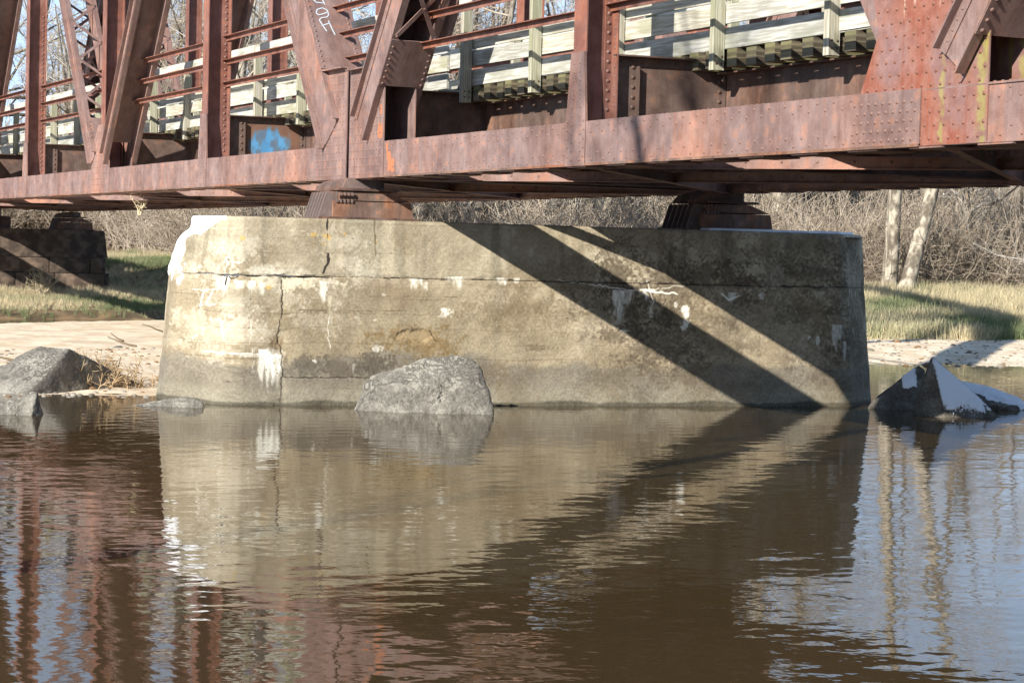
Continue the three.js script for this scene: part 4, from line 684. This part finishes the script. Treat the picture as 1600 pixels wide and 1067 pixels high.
function treeGeo(sd, o) {
  seed(sd); const tr = store(), cr = store(), H = o.h, V = (x, y, z) => new THREE.Vector3(x, y, z);
  const stems = o.stems || 1;
  for (let s = 0; s < stems; s++) {
    const a0 = s / stems * 6.28 + rnd(), lean = o.lean ?? 0.08, dir = V(Math.cos(a0) * lean * (stems > 1 ? 2 : 1), 1, Math.sin(a0) * lean * (stems > 1 ? 2 : 1)).normalize(), R = o.r * (s ? 0.75 : 1);
    const trunk = limb(tr, V(Math.cos(a0) * (stems > 1 ? o.r * 0.6 : 0), -0.4, Math.sin(a0) * (stems > 1 ? o.r * 0.6 : 0)), dir, H * (s ? 0.85 : 1), R, R * 0.12, 18, 10, o.wob ?? 0.06, 0.02, 1.5);
    const N = o.limbs;
    for (let i = 0; i < N; i++) {
      const t = lerp(o.start ?? 0.25, 0.97, Math.pow((i + rnd() * 0.8) / N, 0.85)), f = t * (trunk.length - 1), k = Math.min(trunk.length - 2, Math.floor(f)), p = trunk[k].clone().lerp(trunk[k + 1], f - k), a = rnd() * 6.283, el = rr(0.15, 0.9);
      const L = H * (o.spread || 0.34) * (1.15 - t * 0.75) * rr(0.6, 1.15), r = Math.max(0.025, R * (1 - t) * rr(0.35, 0.6));
      const l1 = limb(L > 3 && r > 0.06 ? tr : cr, p, V(Math.cos(a) * Math.cos(el), Math.sin(el), Math.sin(a) * Math.cos(el)), L, r, r * 0.2, 6, 5, 0.2, 0.06);
      for (let j = 0; j < o.sub; j++) {
        const tt = rr(0.2, 1) * (l1.length - 1), kk = Math.min(l1.length - 2, Math.floor(tt)), q = l1[kk].clone().lerp(l1[kk + 1], tt - kk), d1 = l1[kk + 1].clone().sub(l1[kk]).normalize(), L2 = L * rr(0.25, 0.55), r2 = Math.max(0.012, r * 0.32);
        const dd = d1.clone().add(V(rr(-0.9, 0.9), rr(-0.5, 0.9), rr(-0.9, 0.9))).normalize(), l2 = limb(cr, q, dd, L2, r2, r2 * 0.35, 4, 3, 0.25, 0.04);
        for (let m = 0; m < o.twig; m++) { const t3 = rr(0.15, 1) * (l2.length - 1), k3 = Math.min(l2.length - 2, Math.floor(t3)), q3 = l2[k3].clone().lerp(l2[k3 + 1], t3 - k3), d3 = dd.clone().add(V(rr(-1, 1), rr(-0.6, 0.9), rr(-1, 1))).normalize(); limb(cr, q3, d3, L2 * rr(0.3, 0.75), 0.009, 0.004, 2, 3, 0.3, 0.02); }
      }
    }
  }
  return [geoOf(tr), geoOf(cr)];
}
const barkTex = (a, b, s) => texture(256, 512, 1, 1, (u, v) => { const k = fbm(u * 14 + s, v * 8, 4, 14, 8), m = fbm(u * 5, v * 3 + s, 3, 5, 3), g = hash2(Math.floor(u * 256) + s, Math.floor(v * 512)); const c = mix3(a, b, sstep(0.35, 0.65, k * 0.6 + m * 0.4)); return c.map(q => q + (g - 0.5) * 24); });
const bark = (a, b, s) => new THREE.MeshStandardMaterial({ map: barkTex(a, b, s), roughness: 0.95 });
M.barkPale = bark([180, 171, 154], [98, 90, 78], 1); M.barkBrown = bark([142, 124, 100], [94, 80, 64], 8); M.barkGrey = bark([158, 149, 134], [90, 82, 72], 21);
M.twigTan = new THREE.MeshStandardMaterial({ color: new THREE.Color().setRGB(0.44, 0.37, 0.29), roughness: 0.95 }); M.twigGrey = new THREE.MeshStandardMaterial({ color: new THREE.Color().setRGB(0.46, 0.42, 0.36), roughness: 0.95 }); M.twigRed = new THREE.MeshStandardMaterial({ color: new THREE.Color().setRGB(0.3, 0.21, 0.15), roughness: 0.95 });
const kinds = [
  { name: 'cottonwood_tree', geo: treeGeo(101, { h: 19, r: 0.32, limbs: 15, sub: 6, twig: 6, lean: 0.05, start: 0.3 }), m: [M.barkPale, M.twigGrey], what: 'tall pale barked bare tree' },
  { name: 'maple_tree', geo: treeGeo(202, { h: 16, r: 0.3, limbs: 16, sub: 6, twig: 6, stems: 3, start: 0.2 }), m: [M.barkGrey, M.twigTan], what: 'grey bare tree with several stems' },
  { name: 'slender_tree', geo: treeGeo(303, { h: 14, r: 0.17, limbs: 18, sub: 5, twig: 6, lean: 0.1, start: 0.12, spread: 0.3 }), m: [M.barkBrown, M.twigTan], what: 'slender brown bare tree' },
  { name: 'leaning_tree', geo: treeGeo(404, { h: 17, r: 0.3, limbs: 14, sub: 6, twig: 6, lean: 0.3, start: 0.25 }), m: [M.barkPale, M.twigTan], what: 'leaning pale bare tree' },
  { name: 'sapling', geo: treeGeo(505, { h: 7.5, r: 0.075, limbs: 14, sub: 5, twig: 5, lean: 0.15, start: 0.08, spread: 0.35, wob: 0.12 }), m: [M.barkGrey, M.twigGrey], what: 'thin bare sapling' },
  { name: 'spreading_tree', geo: treeGeo(606, { h: 18, r: 0.36, limbs: 13, sub: 7, twig: 6, lean: 0.08, start: 0.22, spread: 0.5 }), m: [M.barkGrey, M.twigGrey], what: 'broad bare tree with thick low limbs' },
];
const CAM = camera.position, FWD = new THREE.Vector3(VIEW.x, 0, VIEW.z).normalize(), SIDE = new THREE.Vector3(-FWD.z, 0, FWD.x);
const ground = (x, z) => Math.max(bankH(x, z), sandH(x, z));
function spot(lat, away) { const x = CAM.x + FWD.x * away + SIDE.x * lat, z = CAM.z + FWD.z * away + SIDE.z * lat; return [x, ground(x, z), z]; }
function plant(k, lat, away, turn, s, where, tilt = 0) {
  const K = kinds[k], t = thing(K.name, `${K.what} ${where}`, 'tree', 'bare trees on the far bank'); t.position.set(...spot(lat, away)); t.rotation.set(0, turn, 0); t.scale.setScalar(s); if (tilt) t.rotation.z = tilt;
  const m = part('trunk', K.geo[0], K.m[0], t); part('crown', K.geo[1], K.m[1], t); return t;
}
// trunks that can be told apart behind the pier and the bridge
plant(0, 11.7, 63.5, 0.4, 0.85, 'standing upright next to the leaning one at the grass edge');
{ const lt = plant(0, 12.0, 62.8, 3.6, 0.82, 'leaning away from the upright one at the grass edge'); lt.quaternion.premultiply(new THREE.Quaternion().setFromAxisAngle(FWD, 0.25)); }
plant(0, 9.1, 72, 2.0, 1.05, 'behind the end of the concrete pier');
plant(5, 10.4, 74, 1.2, 0.9, 'behind the end of the concrete pier');
plant(5, 2.9, 76, 4.1, 1.25, 'in the thicket behind the middle of the pier');
plant(4, 16.0, 63, 0.7, 0.85, 'alone in the straw coloured grass');
plant(0, -11.4, 82, 1.0, 1.1, 'behind the end of the stone block pier');
plant(5, -17.5, 98, 3.0, 1.15, 'far behind the stone block pier');
plant(3, -11.2, 80, 2.4, 1.1, 'behind the railing of the left span');
plant(0, -6.5, 78, 3.4, 0.95, 'behind the railing of the left span');
plant(5, -14.6, 96, 0.3, 1.0, 'beside the railing of the left span');
plant(5, -9.0, 90, 5.1, 0.95, 'between the posts of the left span');
seed(777);
const wheres = ['in the wood on the far bank'];
for (let i = 0; i < 78; i++) {
  const away = 68 + Math.pow(rnd(), 1.3) * 52, half = away * 0.275, lat = rr(-half, half), k = [0, 1, 2, 2, 3, 4, 1, 5, 2][Math.floor(rnd() * 9)];
  if (ground(...[0, 2].map(q => spot(lat, away)[q])) < 0.6) continue;
  if (lat > away * 0.09 && rnd() < 0.55) continue;
  { const q = spot(lat, away); if (q[2] > -13 && q[2] < 5 && q[0] > -64) continue; }
  plant(k, lat, away, rnd() * 6.28, rr(0.6, 1.05) * (lat > away * 0.09 ? 0.72 : 0.9), wheres[0]);
}

for (let i = 0; i < 40; i++) { const away = rr(66, 84), lat = rr(-0.27, 0.27) * away; const q = spot(lat, away); if (grassEdge(q[2]) - q[0] < 9 || (q[2] > -13 && q[2] < 5)) continue; plant(i % 3 ? 4 : 2, lat, away, rnd() * 6.28, i % 3 ? rr(0.6, 1.1) : rr(0.4, 0.6), 'among the brush behind the grass'); }
for (let i = 0; i < 22; i++) { const away = rr(90, 128), lat = rr(-0.29, -0.09) * away, q = spot(lat, away); if (q[2] > -7 && q[2] < 1.5) continue; plant([1, 0, 5, 2][i % 4], lat, away, rnd() * 6.28, rr(0.85, 1.15), 'in the wood beyond the end of the bridge'); }
seed(909); for (let i = 0; i < 16; i++) { const away = rr(70, 80), lat = rr(-4.5, 14), q = spot(lat, away); if (grassEdge(q[2]) - q[0] < 10 || (q[2] > -13 && q[2] < 5)) continue; plant(i % 4 === 3 ? 1 : 0, lat, away, rnd() * 6.28, rr(0.5, 0.75), 'at the front of the wood'); }
// near bank: an unseen wood added to block low sky; one upstream tree throws its branch shadows on the bottom chord
{
  const near = (k, x, z, turn, s, label) => { const K = kinds[k], t = thing(K.name, `${K.what} ${label}`, 'tree', 'bare trees on the near bank'); t.position.set(x, nearH(x, z), z); t.rotation.y = turn; t.scale.setScalar(s); part('trunk', K.geo[0], K.m[0], t); part('crown', K.geo[1], K.m[1], t); };
  near(0, 16.9, 12.9, 2.2, 0.76, 'on the near shore upstream of the bridge');
  seed(404); for (let i = 0; i < 30; i++) near([0, 1, 5, 1][i % 4], rr(44, 72), rr(-85, 6), rnd() * 6.28, rr(0.8, 1.05), 'in the unseen wood added on the near bank to block low sky');
}
// ---------------------------------------------------------------- undergrowth, grass, weeds
function shrubGeo(sd, n, h, spread) { seed(sd); const o = store(), V = (x, y, z) => new THREE.Vector3(x, y, z); for (let i = 0; i < n; i++) { const a = rnd() * 6.283, q = rr(0, spread * 0.4), l = limb(o, V(Math.cos(a) * q, -0.1, Math.sin(a) * q), V(rr(-1, 1) * spread * 0.5, 1, rr(-1, 1) * spread * 0.5).normalize(), h * rr(0.5, 1.1), 0.013, 0.005, 4, 3, 0.34, -0.03); for (let j = 0; j < 8; j++) { const t = rr(0.3, 1) * 4, k = Math.min(3, Math.floor(t)), p = l[k].clone().lerp(l[k + 1], t - k); limb(o, p, V(rr(-1, 1), rr(-0.2, 1), rr(-1, 1)).normalize(), h * rr(0.12, 0.4), 0.007, 0.0035, 2, 3, 0.3, 0); } } return geoOf(o); }
function scatter(name, label, category, geo, mat, spots, col) {
  const m = new THREE.InstancedMesh(geo, mat, spots.length), d = new THREE.Object3D(), c = new THREE.Color();
  spots.forEach((s, i) => { d.position.set(s[0], s[1], s[2]); d.rotation.set(rr(-0.12, 0.12), rnd() * 6.283, rr(-0.12, 0.12)); d.scale.set(s[3], s[3] * rr(0.8, 1.2), s[3]); d.updateMatrix(); m.setMatrixAt(i, d.matrix); col(c, s); m.setColorAt(i, c); });
  m.name = name; m.castShadow = m.receiveShadow = true; m.userData = { label, category, kind: 'stuff' }; scene.add(m); return m;
}
const white = new THREE.MeshStandardMaterial({ color: 0xffffff, roughness: 0.95 });
{
  const sp = []; seed(31);
  for (let i = 0; i < 7000; i++) { const away = 64 + Math.pow(rnd(), 0.9) * 60, lat = rr(-1, 1) * away * 0.28, p = spot(lat, away), g = grassEdge(p[2]) - p[0]; if (g < 11 + rr(-1, 2) || (p[2] > -13 + rr(-1, 1) && p[0] > -66 && p[2] < 6)) continue; sp.push([...p, rr(0.7, 1.7) + sstep(78, 100, away) * rr(0.3, 1.1)]); }
  for (let i = 0; i < 2200; i++) { const x = rr(42, 74), z = rr(-95, 8); sp.push([x, nearH(x, z), z, rr(1.5, 2.8)]); }  // unseen brush added behind the camera to cut skylight and darken shade
  scatter('thicket', 'tangled bare brush under the far trees, and added on the near bank to block low sky', 'brush', shrubGeo(9, 12, 2.3, 1.9), white, sp, c => { const k = rnd(); c.setRGB(lerp(0.26, 0.52, k), lerp(0.2, 0.45, k), lerp(0.14, 0.36, k)); });
}
function tuft(sd, n, h, w, bend) { seed(sd); const pos = [], nor = [], idx = []; for (let i = 0; i < n; i++) { const a = rnd() * 6.283, hh = h * rr(0.5, 1.1), b = bend * rr(0.3, 1.2), ox = rr(-0.1, 0.1), oz = rr(-0.1, 0.1), c = Math.cos(a), s = Math.sin(a), k = pos.length / 3; for (const [t, ww] of [[0, 1], [0.5, 0.8]]) for (const e of [-1, 1]) { pos.push(ox + c * b * t * t * hh - s * e * w * ww, hh * t, oz + s * b * t * t * hh + c * e * w * ww); nor.push(c * 0.5, 0.8, s * 0.5); } pos.push(ox + c * b * hh, hh * (1 - b * 0.25), oz + s * b * hh); nor.push(c * 0.5, 0.8, s * 0.5); idx.push(k, k + 1, k + 3, k, k + 3, k + 2, k + 2, k + 3, k + 4); } const g = new THREE.BufferGeometry(); g.setAttribute('position', new THREE.Float32BufferAttribute(pos, 3)); g.setIndex(idx); g.computeVertexNormals(); return g; }
const straw = new THREE.MeshPhysicalMaterial({ color: 0xffffff, roughness: 1, side: THREE.DoubleSide, transmission: 0.35, thickness: 0 });
{
  const sp = []; seed(61);
  for (let i = 0; i < 90000 && sp.length < 34000; i++) { const z = rr(-46, 8), g = Math.pow(rnd(), 0.8) * (z > -16 ? 30 : 17), x = grassEdge(z) - g; const lat = (x - CAM.x) * SIDE.x + (z - CAM.z) * SIDE.z, aw = (x - CAM.x) * FWD.x + (z - CAM.z) * FWD.z; if (Math.abs(lat) > aw * 0.27 + 1 || (lat > -aw * 0.14 && lat < aw * 0.16)) continue; if (g < 0.7 + rnd() && rnd() > 0.12) continue; sp.push([x, bankH(x, z) - 0.04, z, rr(0.6, 1.3) * lerp(1, 0.5, sstep(-15, -11, z)), g]); }
  scatter('bank_grass', 'dry straw coloured and green grass on the far bank', 'grass', tuft(3, 11, 0.5, 0.009, 0.55), straw, sp, (c, s) => { const gr = sstep(0.6, 0.84, fbm(s[0] * 0.35, s[2] * 0.35, 3) + (s[2] > -12 ? 0.14 : 0) + (s[4] < 3 ? 0.06 : 0) + rr(-0.06, 0.06)), k = rnd(); c.setRGB(lerp(0.66, 0.2, gr) * lerp(0.7, 1.15, k), lerp(0.57, 0.25, gr) * lerp(0.7, 1.15, k), lerp(0.36, 0.1, gr) * lerp(0.7, 1.15, k)); });
}
{ // pebbles and leaf scraps along the shore
  const sp = []; seed(515); const pg = new THREE.IcosahedronGeometry(0.05, 1); { const p = pg.attributes.position; for (let i = 0; i < p.count; i++) p.setY(i, p.getY(i) * 0.55); pg.computeVertexNormals(); }
  for (let i = 0; i < 6000 && sp.length < 2600; i++) { const z = rnd() < 0.5 ? rr(-32, -13) : rr(-5, 8), a = Math.pow(rnd(), 1.4) * 9, x = shoreNear(z) - a + 0.4; if (x < grassEdge(z) - 1) continue; const y = sandH(x, z); if (y < -0.03) continue; sp.push([x, y, z, rr(0.25, 1) * (rnd() < 0.06 ? 2.2 : 1)]); }
  scatter('shore_pebbles', 'small pebbles and leaf scraps strewn on the sand', 'pebbles', pg, white, sp, c => { const k = rnd(); if (rnd() < 0.3) c.setRGB(0.2, 0.12, 0.06); else c.setRGB(lerp(0.12, 0.4, k), lerp(0.11, 0.36, k), lerp(0.09, 0.3, k)); });
}
// the dry weed clump beside the ridged boulder, drift twigs on the sand, a tuft hanging from the bridge
function weed(name, label, pos, sd, n, h, spread, col) { const m = part(name, boxUV(shrubGeo(sd, n, h, spread)), new THREE.MeshStandardMaterial({ color: new THREE.Color().setRGB(...col), roughness: 0.95 })); tag(m, label, 'plant'); m.position.set(...pos); return m; }
weed('dry_weed', 'tangled tan dry weed growing out of the sand behind the ridged boulder', [-2.6, 0.05, 3.05], 71, 110, 0.6, 1.9, [0.42, 0.3, 0.17]);
weed('dry_weed', 'small sprig of dry weed on the sand next to the pier corner', [-2.2, 0.06, 2.35], 72, 14, 0.3, 1.6, [0.4, 0.28, 0.16]);
weed('dry_weed', 'pale dry stalks at the foot of the stone block pier', [-37.5, bankH(-37.5, -4.2), -4.2], 73, 26, 1.1, 0.8, [0.5, 0.42, 0.28]);
weed('hanging_straw', 'wisp of pale straw caught under the chord of the left span', [-12.0, 2.85, -0.3], 74, 4, 0.5, 0.5, [0.6, 0.52, 0.34]);
seed(88);
for (let i = 0; i < 26; i++) { const z = rr(-3.5, 5), x = rr(-19, -4), o = store(); limb(o, new THREE.Vector3(0, 0, 0), new THREE.Vector3(rr(-1, 1), 0.1, rr(-1, 1)).normalize(), rr(0.25, 0.8), 0.025, 0.01, 4, 4, 0.25, 0); const m = part('drift_stick', geoOf(o), M.barkBrown); tag(m, 'short dark drift stick lying on the pale sand bar', 'stick', 'drift sticks on the sand bar'); m.position.set(x, sandH(x, z) + 0.015, z); }

scene.traverse(o => { if (o.isMesh) { o.castShadow = true; o.receiveShadow = true; } });
renderer.render(scene, camera);
